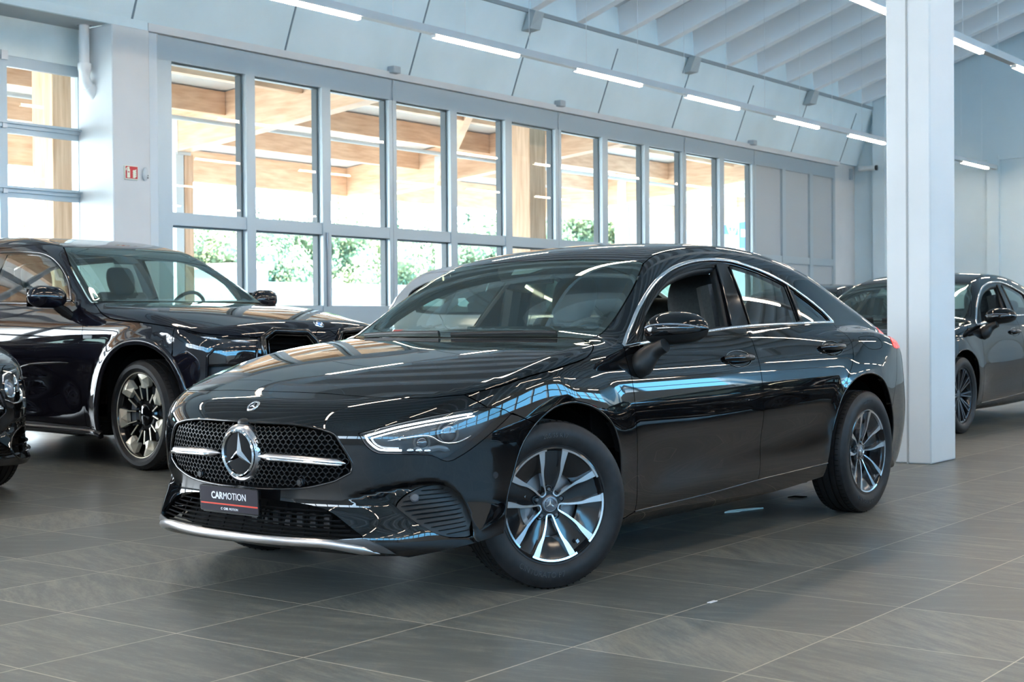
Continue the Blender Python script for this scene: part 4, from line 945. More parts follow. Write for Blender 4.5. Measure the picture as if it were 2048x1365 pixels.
# front radar knob under the bonnet edge, two parking sensors
for y,nm in ((0,'camera_bulge'),):
    p=S.hit('nose',[(0,.243)])[0]; B().sphere(p-[.01,0,0],(.022,.030,.018),10).build(nm,SATB,hero)
def dot(m,u,v,r,mt,name,h=.002,par=None,mirror=False):
    P=S.hit(m,[(u,v)])[0]; N=Vector(S.F.n(P[None])[0]); q=N.to_track_quat('Z','Y').to_matrix().to_4x4()
    o=[]
    for sg in ((1,-1) if mirror else (1,)):
        N2=Vector((N.x,N.y*sg,N.z)); M=Matrix.Translation((P[0],P[1]*sg,P[2]))@N2.to_track_quat('Z','Y').to_matrix().to_4x4()
        o.append(B().lathe([(0,h),(r*.72,h),(r*.78,h*.4),(r*.84,h),(r,h*.9),(r*1.03,-.004)],24,M).build(name,mt,par or hero))
    return o
dot('nose',.997,.065,.0125,mat('sensor_black',(.02,.02,.022),.2),'parking_sensor',.001,mirror=True)
for a in (.29,-.235): 
    P=S.hit('nose',[(a,.045)])[0]-[.006,0,0]; N=Vector((1,0,0)); B().lathe([(0,.008),(.010,.008),(.011,.004),(.0135,.006),(.0155,.004),(.016,-.01)],24,Matrix.Translation(P)@N.to_track_quat('Z','Y').to_matrix().to_4x4()).build('grille_sensor',MT['sensor_black'],gr_)
# lower grille
lg=empty('lower_grille',parent=hero); inset_patch('lower_backing',grow(lo,.008),MATB,-.09,par=lg)
def slats(par,loop,vs,name,w,h,off,m_,u0,u1,slope=0):
    for v in vs:
        us=np.linspace(u0,u1,60); q=np.stack([us,v+slope*us],1); ok=pin(loop,q)
        if ok.sum()<4: continue
        q=q[ok]; S.ribbon(name,S.hit('nose',q),m_,w,h,off,parent=par)
SLM=mat('slat_black',(.016,.017,.019),.4,spec=.3)
slats(lg,lo,[-.046,-.060,-.074,-.088,-.102,-.116,-.129],'lower_slat',.0055,.012,-.022,SLM,-.54,.54)
for u in np.arange(-.40,.41,.10):
    q=np.array([(u,v) for v in np.linspace(-.135,-.03,8)]); q=q[pin(lo,q)]
    if len(q)>2: p=S.hit('nose',q); p=p-S.F.n(p)*.045; B().tube(p,.004,6).build('grille_strut',MATB,lg)
for u in np.arange(.02,.36,.055):
    p=S.hit('nose',[(u,-.09)])[0]; B().cbox((p[0]-.08,p[1],p[2]),(.01,.03,.05)).build('radiator_flap',mat('dark_flap',(.03,.03,.032),.5),lg)
# side inserts
sidei=empty('bumper_insert',parent=hero)
def insert(mirror):
    par=empty('bumper_insert',parent=hero)
    u=ih if not mirror else mir(ih)
    S.patch('insert_panel','nose',[u],SATB,gap=.0015,depth=.01,off=-.012,res=.025,rawuv=True,parent=par)
    for k in range(11):
        v=.022-.0148*k; us=np.linspace(.62,.91,50)*(-1 if mirror else 1); q=np.stack([us,v+.05*(np.abs(us)-.76)],1); q=q[pin(inset(u,.008),q)]
        if len(q)>4: S.ribbon('insert_fin',S.hit('nose',q),SLM,.0042,.012,-.010,parent=par,taper=.08)
    P=S.hit('nose',[(.700*(-1 if mirror else 1),-.004)])[0]; N=Vector(S.F.n(P[None])[0])
    B().lathe([(0,.012),(.012,.012),(.0165,.008),(.017,-.015),(.024,-.018)],28,Matrix.Translation(P)@N.to_track_quat('Z','Y').to_matrix().to_4x4()).build('parking_sensor',mat('sensor_grey2',(.07,.075,.085),.35),par)
bpy.data.objects.remove(sidei); insert(False); insert(True)
# headlamps
def headlamp(sg):
    hl=empty('headlamp',parent=hero); mm=(lambda q:q) if sg>0 else (lambda q:mir(np.asarray(q,float)))
    inset_patch('lamp_bucket',mm(grow(lh,.006)),mat('lamp_inner_black',(.012,.013,.016),.35),-.07,par=hl)
    # dark walls between bucket and lens
    u=mm(resample(lh,.02)); P=S.hit('nose',u); N=S.F.n(P); n=len(P); V=np.vstack([P-N*.003,P-N*.075]); me=bpy.data.meshes.new('lamp_wall'); me.from_pydata(V.tolist(),[],[(i,(i+1)%n,n+(i+1)%n,n+i) for i in range(n)]); me.shade_smooth(); link('lamp_wall',me,MT['lamp_inner_black'],hl)
    def rb(name,p,m_,w,h,off,taper=0,k=6): S.ribbon(name,S.hit('nose',mm(cr(p,k))),m_,w,h,off,parent=hl,taper=taper)
    rb('light_bar',[(.535,.203),(.633,.231),(.72,.249),(.80,.264),(.87,.277),(.915,.284)],DRL,.0062,.006,-.020)
    rb('light_bar',[(.556,.196),(.633,.218),(.72,.237),(.80,.252),(.87,.265),(.925,.276)],DRL,.0042,.006,-.022)
    rb('light_bar',[(.535,.203),(.548,.182),(.575,.160),(.60,.154),(.66,.153)],DRL,.0062,.006,-.020)
    rb('light_guide',[(.556,.196),(.566,.180),(.585,.167),(.61,.162),(.65,.161)],REFL,.007,.006,-.022)
    rb('chrome_blade',[(.61,.185),(.68,.196),(.735,.203),(.765,.199),(.795,.182),(.83,.177),(.87,.183),(.915,.205)],REFL,.0085,.006,-.030,taper=.08,k=8)
    rb('lower_trim',[(.70,.156),(.76,.154),(.80,.160),(.84,.150)],mat('lamp_grey',(.10,.11,.12),.25),.02,.004,-.05,taper=.1)
    for a,c in ((.69,.152),(.72,.152),(.75,.151)): 
        P=S.hit('nose',mm([(a,c)]))[0]; N=Vector(S.F.n(P[None])[0]); B().sphere((0,0,0),(.014,.009,.008),8,Matrix.Translation(P-np.array(N)*.028)@N.to_track_quat('Z','Y').to_matrix().to_4x4()).build('led_cell',REFL,hl)
    for a,c,r in ((.835,.215,.034),(.735,.176,.022)):
        P=S.hit('nose',mm([(a,c)]))[0]; N=Vector(S.F.n(P[None])[0]); M=Matrix.Translation(P-np.array(N)*.055)@N.to_track_quat('Z','Y').to_matrix().to_4x4()
        B().sphere((0,0,0),(r,r,r*.6),12,M).build('projector_lens',mat('lens_dark',(.03,.035,.045),.03,spec=1),hl); B().lathe([(r,0),(r+.006,.008),(r+.010,0)],28,M).build('lens_ring',mat('lamp_grey'),hl)
    S.patch('lamp_lens','nose',[mm(lh)],GLASSL,gap=.001,depth=.0,off=.0005,res=.022,rawuv=True,parent=hl)
headlamp(1); headlamp(-1)
# number plate
pl=empty('number_plate',parent=hero); pl.matrix_local=Matrix(((0,.05,.9987,.898),(1,0,0,-.0),(0,.9987,-.05,.3695),(0,0,0,1)))
PLB=mat('plate_black',(.016,.013,.022),.35,spec=.2)
def rrect(w,h,r,n=5):
    o=[]
    for cx,cy,a in ((w/2-r,h/2-r,0),(-w/2+r,h/2-r,pi/2),(-w/2+r,-h/2+r,pi),(w/2-r,-h/2+r,3*pi/2)): o+=[(cx+r*cos(a+pi/2*k/n),cy+r*sin(a+pi/2*k/n)) for k in range(n+1)]
    return o
PW,PH=.335,.098
B().prism(rrect(PW,PH,.009),-.012,0,None).build('plate_body',GLOSSB,pl); B().prism(rrect(PW-.008,PH-.008,.006),0,.0008).build('plate_face',PLB,pl)
B().prism([(-PW/2+.006,-.0215),(PW/2-.006,-.0215),(PW/2-.006,-.0160),(-PW/2+.006,-.0160)],.0008,.0014).build('red_stripe',mat('plate_red',(.75,.06,.03),.4,emit=(1,.05,.02),es=.0),pl)
WT=mat('plate_white',(.85,.85,.87),.4)
b_=B(); b_.prism([(-PW/2+.012,-.050),(PW/2-.012,-.050),(PW/2-.012,-.054),(-PW/2+.012,-.054)],-.012,-.004); b_.build('plate_holder',SATB,pl)
t1=text('plate_text','CAR',.037,WT,pl,Matrix.Translation((-.066,.012,.0012)),.0006,bold=.0009)
t2=text('plate_text','MOTION',.037,WT,pl,Matrix.Translation((.034,.012,.0012)),.0006)
t1.scale=(.90,1,1); t2.scale=(.88,1,1)
t3=text('plate_text','C  CAR',.0125,WT,pl,Matrix.Translation((-.026,-.036,.0012)),.0005,bold=.0004); text('plate_text','MOTION',.0125,WT,pl,Matrix.Translation((.026,-.036,.0012)),.0005)
# window frame, glass
DLO=np.vstack([belt[::-1],arc[1:-1]]); Du=dedup(S.uv(DLO,'side'))
if area(Du)<0: Du=Du[::-1]
def sub(poly_pts,n=5): return np.array(poly_pts,float)
arcu=S.uv(arc,'side'); beltu=S.uv(belt,'side')
def arcw(x): o=np.argsort(arcu[:,0]); return np.interp(x,arcu[o,0],arcu[o,1])
def beltw(x): o=np.argsort(beltu[:,0]); return np.interp(x,beltu[o,0],beltu[o,1])
def opening(xb0,xt0,xt1,xb1,mt,mb):
    """outline between two slanted pillars (bottom and top x of each)"""
    top=[(x,arcw(x)-mt) for x in np.linspace(xt0,xt1,14)]; bot=[(x,beltw(x)+mb) for x in np.linspace(xb1,xb0,8)]
    return np.array(top+bot)
hF=opening(-.665,-.800,-1.612,-1.462,.045,.012); hR=opening(-1.668,-1.745,-2.235,-2.182,.022,.012); hQ=opening(-2.245,-2.300,-2.50,-2.565,.022,.012)
hQ=np.array([(-2.245,beltw(-2.245)+.012)]+[(x,arcw(x)-.026) for x in np.linspace(-2.305,-2.60,8)]+[(x,beltw(x)+.012) for x in (-2.595,-2.4)])
S.patch('window_frame','side',[inset(resample(Du,.03),.004)],GLOSSB,gap=0,depth=.03,off=-.006,res=.025,holes=[hF,hR,hQ],rawuv=True,mirror=True,liner=SATB)
S.patch('rear_door_glass','side',[hR],GLASSP,gap=-.004,depth=.0,off=-.010,res=.05,rawuv=True,mirror=True)
S.patch('quarter_glass','side',[hQ],GLASSP,gap=-.004,depth=.0,off=-.010,res=.05,rawuv=True,mirror=True)
# inner door seal around the open front window
for nm,u,w_,h_,of in (('window_seal',hF,.03,.02,-.035),):
    S.ribbon(nm,S.hit('side',resample(hF,.03)),SATB,w_,h_,of,closed=True,mirror=True)
S.ribbon('window_chrome',np.vstack([arc]),CHROME,.017,.005,.0005,mirror=True); S.ribbon('belt_chrome',belt,CHROME,.015,.006,.001,mirror=True)
for (a,c) in (((-1.615,1.05),(-1.478,.693)),((-1.738,1.045),(-1.66,.70)),((-2.262,.952),(-2.205,.722))):
    S.ribbon('pillar_edge',S.hit('side',np.linspace(a,c,8)),GLOSSB,.008,.004,-.002,mirror=True)
# body side: pillar, rail, rear quarter
Ar=[(-2.276,-.065),(-2.285,.058),(-2.331,.19),(-2.40,.282),(-2.503,.340),(-2.61,.371),(-2.734,.378),(-2.854,.352),(-2.965,.285),(-3.05,.181),(-3.085,.091),(-3.085,.0),(-3.06,-.08)]
ar=L('side',*Ar)
qr=L('side',(-3.30,.60),(-3.24,.53),(-3.20,.46),(-3.17,.36),(-3.05,.20),n=4); ka=int(np.argmin(np.linalg.norm(ar-qr[-1],axis=1)))
tq=L('side',(-3.42,.75),(-3.36,.67),(-3.30,.60),n=3)
S.patch('side_frame','side',[ap[::-1][:1],arc[1:],d3[:int(len(d3)*.78)],ar[int(len(ar)*.22):ka+1] if False else ar[14:ka+1],qr[::-1],tq[::-1],dko[::-1],rgs[::-1],roof[::-1],wss[::-1],ap[:-1]],PAINT,gap=.002,depth=.03,liner=SATB,res=.035,mirror=True)
# sill
sb=L('side',(-.43,-.150),(-.60,-.160),(-1.2,-.150),(-1.84,-.140),(-2.276,-.118))
S.patch('sill_panel','side',[bot_s,sill,sb[::-1]],PAINT,gap=.002,depth=.05,res=.03,mirror=True)
S.ribbon('sill_strip',sill-S.F.n(sill)*.002,GLOSSB,.010,.005,.001,mirror=True)
# arch lips
S.ribbon('arch_lip',af,PAINT,.010,.004,-.003,mirror=True); S.ribbon('arch_lip',ar[8:],PAINT,.010,.004,-.003,mirror=True)
# tail
tl_=S.uv(qr,'tail'); 
def T(*p,n=5): return S.line('tail',p,n)
tu=np.vstack([S.uv(dkr,'tail'),S.uv(dko[::-1],'tail')[1:] if False else S.uv(tq,'tail')]) 
e1=S.uv(dkr[::-1],'tail'); e2=S.uv(dko[::-1],'tail'); e3=S.uv(tq,'tail'); e4=S.uv(qr,'tail'); e5=S.uv(ar[ka:],'tail'); e6=cr([(e5[-1][0],e5[-1][1]),(.7,-.36),(.4,-.33),(0,-.32)],5)
hu=np.vstack([e1,e2[1:2],e3,e4,e5,e6]); lampu=cr([(.52,.47),(.70,.46),(.90,.44),(1.08,.42),(1.10,.37),(.90,.35),(.70,.36),(.54,.37)],4,True)
S.patch('rear_bumper','tail',[hu,mir(hu)[1:-1]],PAINT,gap=.002,depth=.02,res=.035,holes=[lampu,mir(lampu)],rawuv=True)
for q in (lampu,mir(lampu)): S.patch('tail_lamp','tail',[q],REDL,gap=.001,depth=.01,off=.002,res=.03,rawuv=True)
# door handles: a bowl and a grip
def handle(cx,cw):
    for sg in (1,-1):
        h=empty('door_handle',parent=fd[0 if sg>0 else 1] if cx>-2 else rd[0 if sg>0 else 1])
        P=S.hit('side',[(cx,cw)])[0]; N=S.F.n(P[None])[0]; X=Vector((1,0,0)); Z=Vector(N); Y=Z.cross(X).normalized(); X=Y.cross(Z)
        M=Matrix.Translation(Vector(P))@Matrix((X,Y,Z)).transposed().to_4x4()
        if sg<0: M=Matrix.Scale(-1,4,(0,1,0))@M
        rim=[(.112*cos(a),.040*sin(a),.001) for a in np.linspace(0,2*pi,40,endpoint=False)]
        b=B(); v=[];f=[]
        for s_,z in ((1,.0008),(.96,-.001),(.8,-.016),(.5,-.026),(.02,-.03)): v+=[M@Vector((.108*s_*cos(2*pi*k/40),.038*s_*sin(2*pi*k/40),z)) for k in range(40)]
        f=[(i*40+k,i*40+(k+1)%40,(i+1)*40+(k+1)%40,(i+1)*40+k) for i in range(4) for k in range(40)]
        b.add(v,f); b.build('handle_bowl',MATB,h); B().tube([M@Vector(q) for q in rim],.0016,6,closed=True).build('bowl_rim',CHROME,h)
        g=B(); pr=cr([(-.125,.0,.002),(-.10,.002,.016),(-.03,.005,.026),(.05,.004,.026),(.115,-.001,.012),(.132,-.003,.002)],5)
        for i in range(1): g.tube([M@Vector(q) for q in pr],[.011+.006*sin(pi*k/(len(pr)-1)) for k in range(len(pr))],12)
        g.build('handle_grip',PAINT,h)
handle(-1.408,.505); handle(-2.375,.538)
# door mirrors
def mirror_(sg):
    mo=empty('door_mirror',parent=hero)
    if sg<0: pv=Vector((-.60,-.90,0)); mo.matrix_local=Matrix.Translation(pv)@Matrix.Rotation(R(-80),4,'Z')@Matrix.Translation(-pv)
    b=B(); n=22; xs=np.linspace(0,1,n); v=[];f=[];m_=20
    # housing: an ellipsoid-like body, long axis outboard, flat back; local: u outboard, v fore-aft, w up
    c=np.array([-.67,.985,.985])
    for i in range(n):
        t=xs[i]; y=-.135+.27*t; 
        r=(1-abs(2*t-1)**2.6)**.5 if 0<t<1 else .02
        hz=.080*r*(1.06-.22*t); hx=.085*r; 
        zc=.004*sin(pi*t)+.012*t; xc_=-.05*t
        for k in range(m_):
            a=2*pi*k/m_; ca,sa=cos(a),sin(a)
            dx=hx*ca*(1.1 if ca>0 else .55); dz=hz*(abs(sa)**.85)*(1 if sa>0 else -1)*(1.0 if sa>0 else .82)
            v.append((c[0]+xc_+dx,(c[1]+y)*sg,c[2]+zc+dz))
    f=[(i*m_+k,i*m_+(k+1)%m_,(i+1)*m_+(k+1)%m_,(i+1)*m_+k) for i in range(n-1) for k in range(m_)]+[tuple(range(m_))[::-1],tuple((n-1)*m_+k for k in range(m_))]
    b.add(v,f); o=b.build('mirror_housing',PAINT,mo,ang=80,fix=True)
    # black lower shell and repeater strip
    b=B(); lowv=[]; 
    vv=np.array(v).reshape(n,m_,3)
    L2=[]
    for i in range(n):
        row=[]
        for k in range(11,20):
            p=vv[i,k]; q=p-np.array([c[0]-.03,c[1]*sg,c[2]]); row.append(p+np.array([q[0]*.02,q[1]*.012,q[2]*.05-.001]))
        L2.append(row)
    m9=9; b.add([tuple(p) for r in L2 for p in r],[(i*m9+k,i*m9+k+1,(i+1)*m9+k+1,(i+1)*m9+k) for i in range(n-1) for k in range(m9-1)])
    b.build('mirror_base_shell',SATB,mo,ang=80,fix=False)
    pts=[vv[i,1]+np.array([.003,0,-.006]) for i in range(2,n-1)]; B().tube(pts,.0045,8).build('indicator_strip',mat('indicator_chrome',(.5,.55,.62),.1,.8),mo)
    # stalk
    st=cr([(-.60,.985,.93),(-.60,.93,.905),(-.585,.895,.87),(-.575,.870,.83),(-.57,.862,.80)],4); st[:,1]*=sg
    B().tube(st,[.030,.031,.032,.034,.037,.040,.044,.047,.050,.052,.053,.052,.050,.047,.042,.036,.03][:len(st)],14).build('mirror_stalk',SATB,mo)
    b=B(); b.lathe([(0,0),(.9,0)],24,Matrix.Translation((c[0]-.085,c[1]*sg,c[2]+.004))@Matrix(((0,0,1,0),(.12,0,0,0),(0,.058,0,0),(0,0,0,1)))).build('mirror_glass',mat('mirror_silver',(.8,.8,.8),.02,1),mo)
    # black sail triangle in the window corner
mirror_(1)   # the far one cannot be made out in the photograph
# fuel flap outline
S.ribbon('fuel_flap_seam',S.hit('side',resample(cr([(-2.75,.60),(-2.99,.60),(-2.98,.53),(-2.80,.525)],4,True),.02)),MATB,.003,.0012,-.0004,closed=True)
# badge trapezoid on wing base not shown; wheels
TX=[('CINTURATO P7',-pi/2-.25,True,.030),('205/55 R17',pi/2,False,.024)]
benz_wheel(hero,(.0,.800,.3255),R(-24),True,0,txt=TX); benz_wheel(hero,(-2.729,.803,.3255),0,True,R(3),txt=TX)
benz_wheel(hero,(0,-.800,.3255),R(-24),False,0); benz_wheel(hero,(-2.729,-.803,.3255),0,False,0)
# wheel wells, floor pan, inner body
for x,rr in ((-.04,.375),(-2.745,.372)):
    for sg in (1,-1):
        b_=B(); M=Matrix.Translation((x,sg*.60,.335))@Matrix.Rotation(pi/2,4,'X')
        b_.lathe([(rr,-.21),(rr,.21)],40,M,R(6),R(174)); b_.lathe([(rr,.20*sg),(.02,.20*sg)],30,M,R(6),R(174)); b_.build('wheel_well',MATB,hero)
b_=B().box(.55,.70,-.40,.40,.20,.60).box(-.36,-.43,-.72,.72,.2,.84).box(-3.5,-3.1,-.55,.55,.26,.80).box(-3.5,.6,-.50,.50,.165,.24).box(-2.30,-.43,-.76,.76,.19,.25).box(-.43,.55,-.40,.40,.24,.78).box(-3.12,-2.35,-.48,.48,.24,.62)
b_.build('floor_pan',MATB,hero)
B().box(.1,.50,-.55,.55,.150,.185).build('under_tray',SATB,hero,bevel=.01)
# ---- cabin ----
cab=empty('cabin',parent=hero)
# dashboard
pd=cr([(-.42,.93),(-.52,.955),(-.70,.955),(-.80,.93),(-.86,.86),(-.85,.76),(-.80,.66),(-.78,.5),(-.45,.5)],3)
MXZ=Matrix(((1,0,0,0),(0,0,1,0),(0,1,0,0),(0,0,0,1)))
B().prism([(a,b) for a,b in pd],-.72,.72,MXZ).build('dashboard',mat('dash_black',(.02,.022,.024),.5),cab,ang=50)
B().prism([(-.83,.90),(-.845,.90),(-.885,1.01),(-.87,1.01)],-.32,.62,MXZ).build('screen',GLOSSB,cab)
B().box(-1.9,-.85,-.12,.12,.25,.56).build('centre_console',LEATH,cab)
def seat(x,y,front=True):
    s_=empty('front_seat' if front else 'rear_seat',(x,y,0),parent=hero); w=.26 if front else .62
    def cushion(name,pts,wd,r=.05):
        b=B(); b.prism([(p[0],p[1]) for p in cr(pts,3,True)],-wd,wd,MXZ); o=b.build(name,LEATH,s_,ang=60); m=o.modifiers.new('b','BEVEL'); m.width=r; m.segments=4; m.limit_method='ANGLE'; m.angle_limit=R(50); return o
    cushion('seat_cushion',[(.28,.40),(.27,.52),(.0,.50),(-.22,.48),(-.24,.36),(0,.34)],w)
    cushion('seat_backrest',[(-.16,.46),(-.24,.75),(-.33,1.02),(-.42,1.03),(-.36,.75),(-.30,.44)],w-.01)
    for yy in ([0] if front else [-.36,.36]):
        b=B(); n=14; mm=24
        v=[]; hh=.125 if front else .085
        for i in range(n+1):
            t=pi*i/n; z=hh*(-cos(t)); rr=(abs(sin(t)))**.42
            for k in range(mm):
                a=2*pi*k/mm; v.append((-.395+.055*rr*(abs(cos(a))**.7)*(1 if cos(a)>0 else -1)-z*.22,yy+.135*rr*(abs(sin(a))**.7)*(1 if sin(a)>0 else -1)*(1+.06*z/hh),(1.145 if front else 1.08)+z))
        b.add(v,[(i*mm+k,i*mm+(k+1)%mm,(i+1)*mm+(k+1)%mm,(i+1)*mm+k) for i in range(n) for k in range(mm)]); b.build('headrest',LEATH,s_,ang=80)
        B().tube([(-.36,yy-.05,.98),(-.385,yy-.05,1.08)],.007).tube([(-.36,yy+.05,.98),(-.385,yy+.05,1.08)],.007).build('headrest_post',CHROME,s_)
    return s_
seat(-1.42,.37); seat(-1.42,-.37); seat(-2.22,0,False)
# steering wheel
sw=empty('steering_wheel',parent=hero); sw.matrix_local=Matrix.Translation((-.985,.37,.865))@Matrix.Rotation(R(-68),4,'Y')
ring=[(.182*cos(a),.182*sin(a),0) for a in np.linspace(0,2*pi,48,endpoint=False)]; B().tube(ring,.015,10,closed=True).build('wheel_rim',LEATH,sw)
B().sphere((0,0,-.02),(.065,.075,.03),10).box(-.012,.012,-.17,.17,-.02,-.005).box(-.17,0,-.016,.016,-.02,-.005).build('airbag_hub',LEATH,sw)
B().tube([(0,0,-.02),(0,0,-.30)],.03).build('steering_column',SATB,sw)
B().box(-.015,.01,-.12,.12,-.035,.035,Matrix.Translation((-.98,0,1.245))).build('interior_mirror',GLOSSB,cab,bevel=.01)
# belts and pillar trims inside
for sg in (1,-1): B().tube([(-1.62,.60*sg,1.20),(-1.62,.64*sg,1.0),(-1.60,.68*sg,.6)],.075,10).build('b_pillar_trim',LEATH,cab)
B().box(-3.10,-2.62,-.60,.60,.93,.955).build('parcel_shelf',LEATH,cab)
# =============== the other cars ===============
def copy_tree(o,parent=None,skip=(),recol=None,names=None):
    c=o.copy(); COL.objects.link(c); c.parent=parent
    for k in ('label','category','group'):
        if k in c.keys(): del c[k]
    if recol and c.type=='MESH':
        for i,sl in enumerate(c.material_slots):
            m=sl.material
            if m and m.name in recol: sl.link='OBJECT'; sl.material=recol[m.name]
    for ch in o.children:
        if ch.name.split('.')[0] in skip: continue
        copy_tree(ch,c,skip,recol)
    return c
# ---- black off-roader behind ----
xm=empty('car',(-8.2,7.47,0)); tag(xm,'large black off-roader with gold-faced spoke wheels and twin octagonal grille, left behind the coupe','car')
PAINT2=mat('dark_metallic_paint',(.006,.006,.010),.03,spec=.6)
X=Shell(XM(),xm,C=(-.2,0,.6),CR=(-3.1,0,.7))
def LX(m,*p,n=5): return X.line(m,p,n)
xs_f=LX('nose',(0,.352),(.06,.350),(.10,.318),(.16,.350),(.43,.348),(.525,.288),(.62,.284),(.82,.298),(.95,.330),(1.055,.36),n=3)
xs_s=LX('side',(.336,.631),(0,.66),(-.32,.688),(-.48,.735),(-.60,.80),(-.675,.845))
xwb=LX('top',(-.555,0),(-.60,.40),(-.66,.774),(-.695,.835)); xws=LX('top',(-.695,.835),(-.73,.850),(-.9,.805),(-1.15,.722),(-1.40,.60)); xwt=LX('top',(-1.40,.60),(-1.392,.3),(-1.385,0))
xrf=LX('top',(-1.40,.60),(-1.9,.655),(-3.0,.65),(-3.84,.60),n=6); xrr=LX('top',(-3.84,.60),(-3.88,.3),(-3.89,0))
xap=LX('side',(-.675,.845),(-.74,.80),(-.76,.77),n=3)
X.patch('bonnet','hood',[fl(xs_f)[:-1],xs_f,xs_s,(xwb+[.03,0,0])[::-1],fl((xwb+[.03,0,0])[::-1])[1:],fl(xs_s)],PAINT2,gap=.003,depth=.02,res=.05)
X.patch('cowl','top',[(xwb+[.032,0,0])[::-1],fl((xwb+[.032,0,0])[::-1])[1:],fl((xwb+[-.012,0,0]))[:-1],xwb+[-.012,0,0]],SATB,gap=.001,depth=.02,off=-.012,res=.04)
xo=[xwb,xws[1:],xwt[1:],fl(xwt)[1:],fl(xws)[1:],fl(xwb)[1:-1]]
sc2=X.patch('windscreen','top',xo,GLASSWS,gap=.005,depth=0,res=.06)[0]
U=dedup(X.uv(np.vstack(xo),'top')); U=U[::-1] if area(U)<0 else U
X.patch('frit_band','top',[U],MATB,gap=.006,depth=0,off=-.004,res=.05,holes=[rnd(inset(resample(U,.03),.05),5)],rawuv=True,parent=sc2)
X.patch('roof_panel','top',[xwt[::-1],xrf[1:],xrr[1:],fl(xrr)[1:],fl(xrf)[1:],fl(xwt[::-1])[1:-1]],PAINT2,gap=.002,depth=.02,liner=SATB,res=.08)
arcP=[(-.93,.868),(-1.033,1.030),(-1.18,1.16),(-1.32,1.247),(-1.45,1.300),(-1.591,1.330),(-1.938,1.357),(-2.6,1.36),(-3.2,1.33),(-3.62,1.25),(-3.80,1.12),(-3.62,.93)]
bltP=[(-.93,.868),(-1.407,.853),(-1.865,.866),(-2.6,.875),(-3.3,.895),(-3.62,.93)]
xarc=LX('side',*arcP); xblt=LX('side',*bltP)
xd1=LX('side',(-.93,.868),(-.76,.77),(-.686,.677),(-.672,.4),(-.668,.099),(-.665,-.095)); xd2=LX('side',(-2.12,.868),(-2.12,.5),(-2.11,-.072),n=4)
xd3=LX('side',(-3.30,.895),(-3.12,.72),(-2.85,.60),(-2.66,.42),(-2.585,.17),(-2.56,-.06)); xsl=LX('side',(-.665,-.095),(-1.395,-.075),(-2.11,-.070),(-2.56,-.062))
ib=int(np.argmin(np.abs(xblt[:,0]+2.12))); ie=int(np.argmin(np.abs(xblt[:,0]+3.30))); is_=int(np.argmin(np.abs(xsl[:,0]+2.11)))
X.patch('front_door','side',[xd1,xsl[1:is_+1],xd2[::-1],xblt[1:ib][::-1]],PAINT2,gap=.003,depth=.05,liner=LEATH,res=.06,mirror=True)
X.patch('rear_door','side',[xd2,xsl[is_:],xd3[::-1],xblt[ib:ie][::-1]],PAINT2,gap=.003,depth=.05,liner=LEATH,res=.06,mirror=True)
XA=[(.455,-.10),(.452,.05),(.43,.24),(.347,.39),(.235,.468),(.10,.505),(-.03,.510),(-.17,.488),(-.30,.415),(-.40,.31),(-.470,.165),(-.505,0),(-.52,-.16)]
xaf=LX('side',*XA,n=4); xar=LX('side',*[(x-3.105,w) for x,w in XA],n=4); jx=int(np.argmin(np.linalg.norm(X.uv(xaf,'side')-np.array([.347,.39]),axis=1)))
xj=LX('nose',(1.055,.36),(1.06,.28),(1.055,.20),n=3)
X.patch('front_wing','side',[xs_s,xap[1:],xd1[6:],LX('side',(-.665,-.095),(-.60,-.13),(-.52,-.16),n=2)[1:],xaf[jx:][::-1],xj[::-1][1:]],PAINT2,gap=.003,depth=.03,res=.05,mirror=True)
# front end
mir=lambda u: np.stack([-u[:,0],u[:,1]],1)[::-1]
xbf=X.uv(xaf[:jx+1],'nose'); xh=np.vstack([X.uv(xs_f,'nose'),X.uv(xj,'nose')[1:],xbf[::-1],cr([(xbf[0][0],-.42),(.8,-.38),(.5,-.36),(0,-.35)],5)])
kid=np.array([(.085,.26),(.16,.345),(.43,.343),(.515,.284),(.505,.10),(.44,-.02),(.16,-.02),(.09,.06)]); slim=np.array([(.545,.278),(.70,.272),(.84,.288),(1.0,.345),(.88,.282),(.74,.246),(.55,.243)]); low_=np.array([(.545,.215),(.70,.216),(.80,.214),(.838,.18),(.845,.04),(.82,-.20),(.74,-.26),(.56,-.22)]); lowg=np.array([(0,-.10),(.46,-.10),(.50,-.20),(.42,-.28),(0,-.29)]); lowg=np.vstack([lowg,mir(lowg)[1:-1]])
X.patch('front_bumper','nose',[xh,mir(xh)[1:-1]],PAINT2,gap=.003,depth=.02,res=.045,holes=[kid,mir(kid),slim,mir(slim),low_,mir(low_),lowg],rawuv=True)
for q in (kid,mir(kid)):
    g_=empty('grille',parent=xm); k_=resample(q,.03)
    X.patch('grille_backing','nose',[grow(k_,.01)],MATB,gap=0,depth=0,off=-.10,res=.05,rawuv=True,parent=g_)
    X.ribbon('grille_frame',X.hit('nose',inset(k_,.006)),GLOSSB,.045,.022,.0,closed=True,parent=g_); X.ribbon('frame_edge',X.hit('nose',inset(k_,.036)),mat('dark_chrome',(.20,.21,.22),.2,1),.008,.012,-.002,closed=True,parent=g_)
    ki=inset(k_,.03)
    for v in np.arange(-.0,.34,.036):
        us=np.linspace(q[:,0].min(),q[:,0].max(),30); p=np.stack([us,us*0+v],1); p=p[pin(ki,p)]
        if len(p)>3: X.ribbon('grille_bar',X.hit('nose',p),mat('dark_chrome'),.010,.03,-.035,parent=g_)
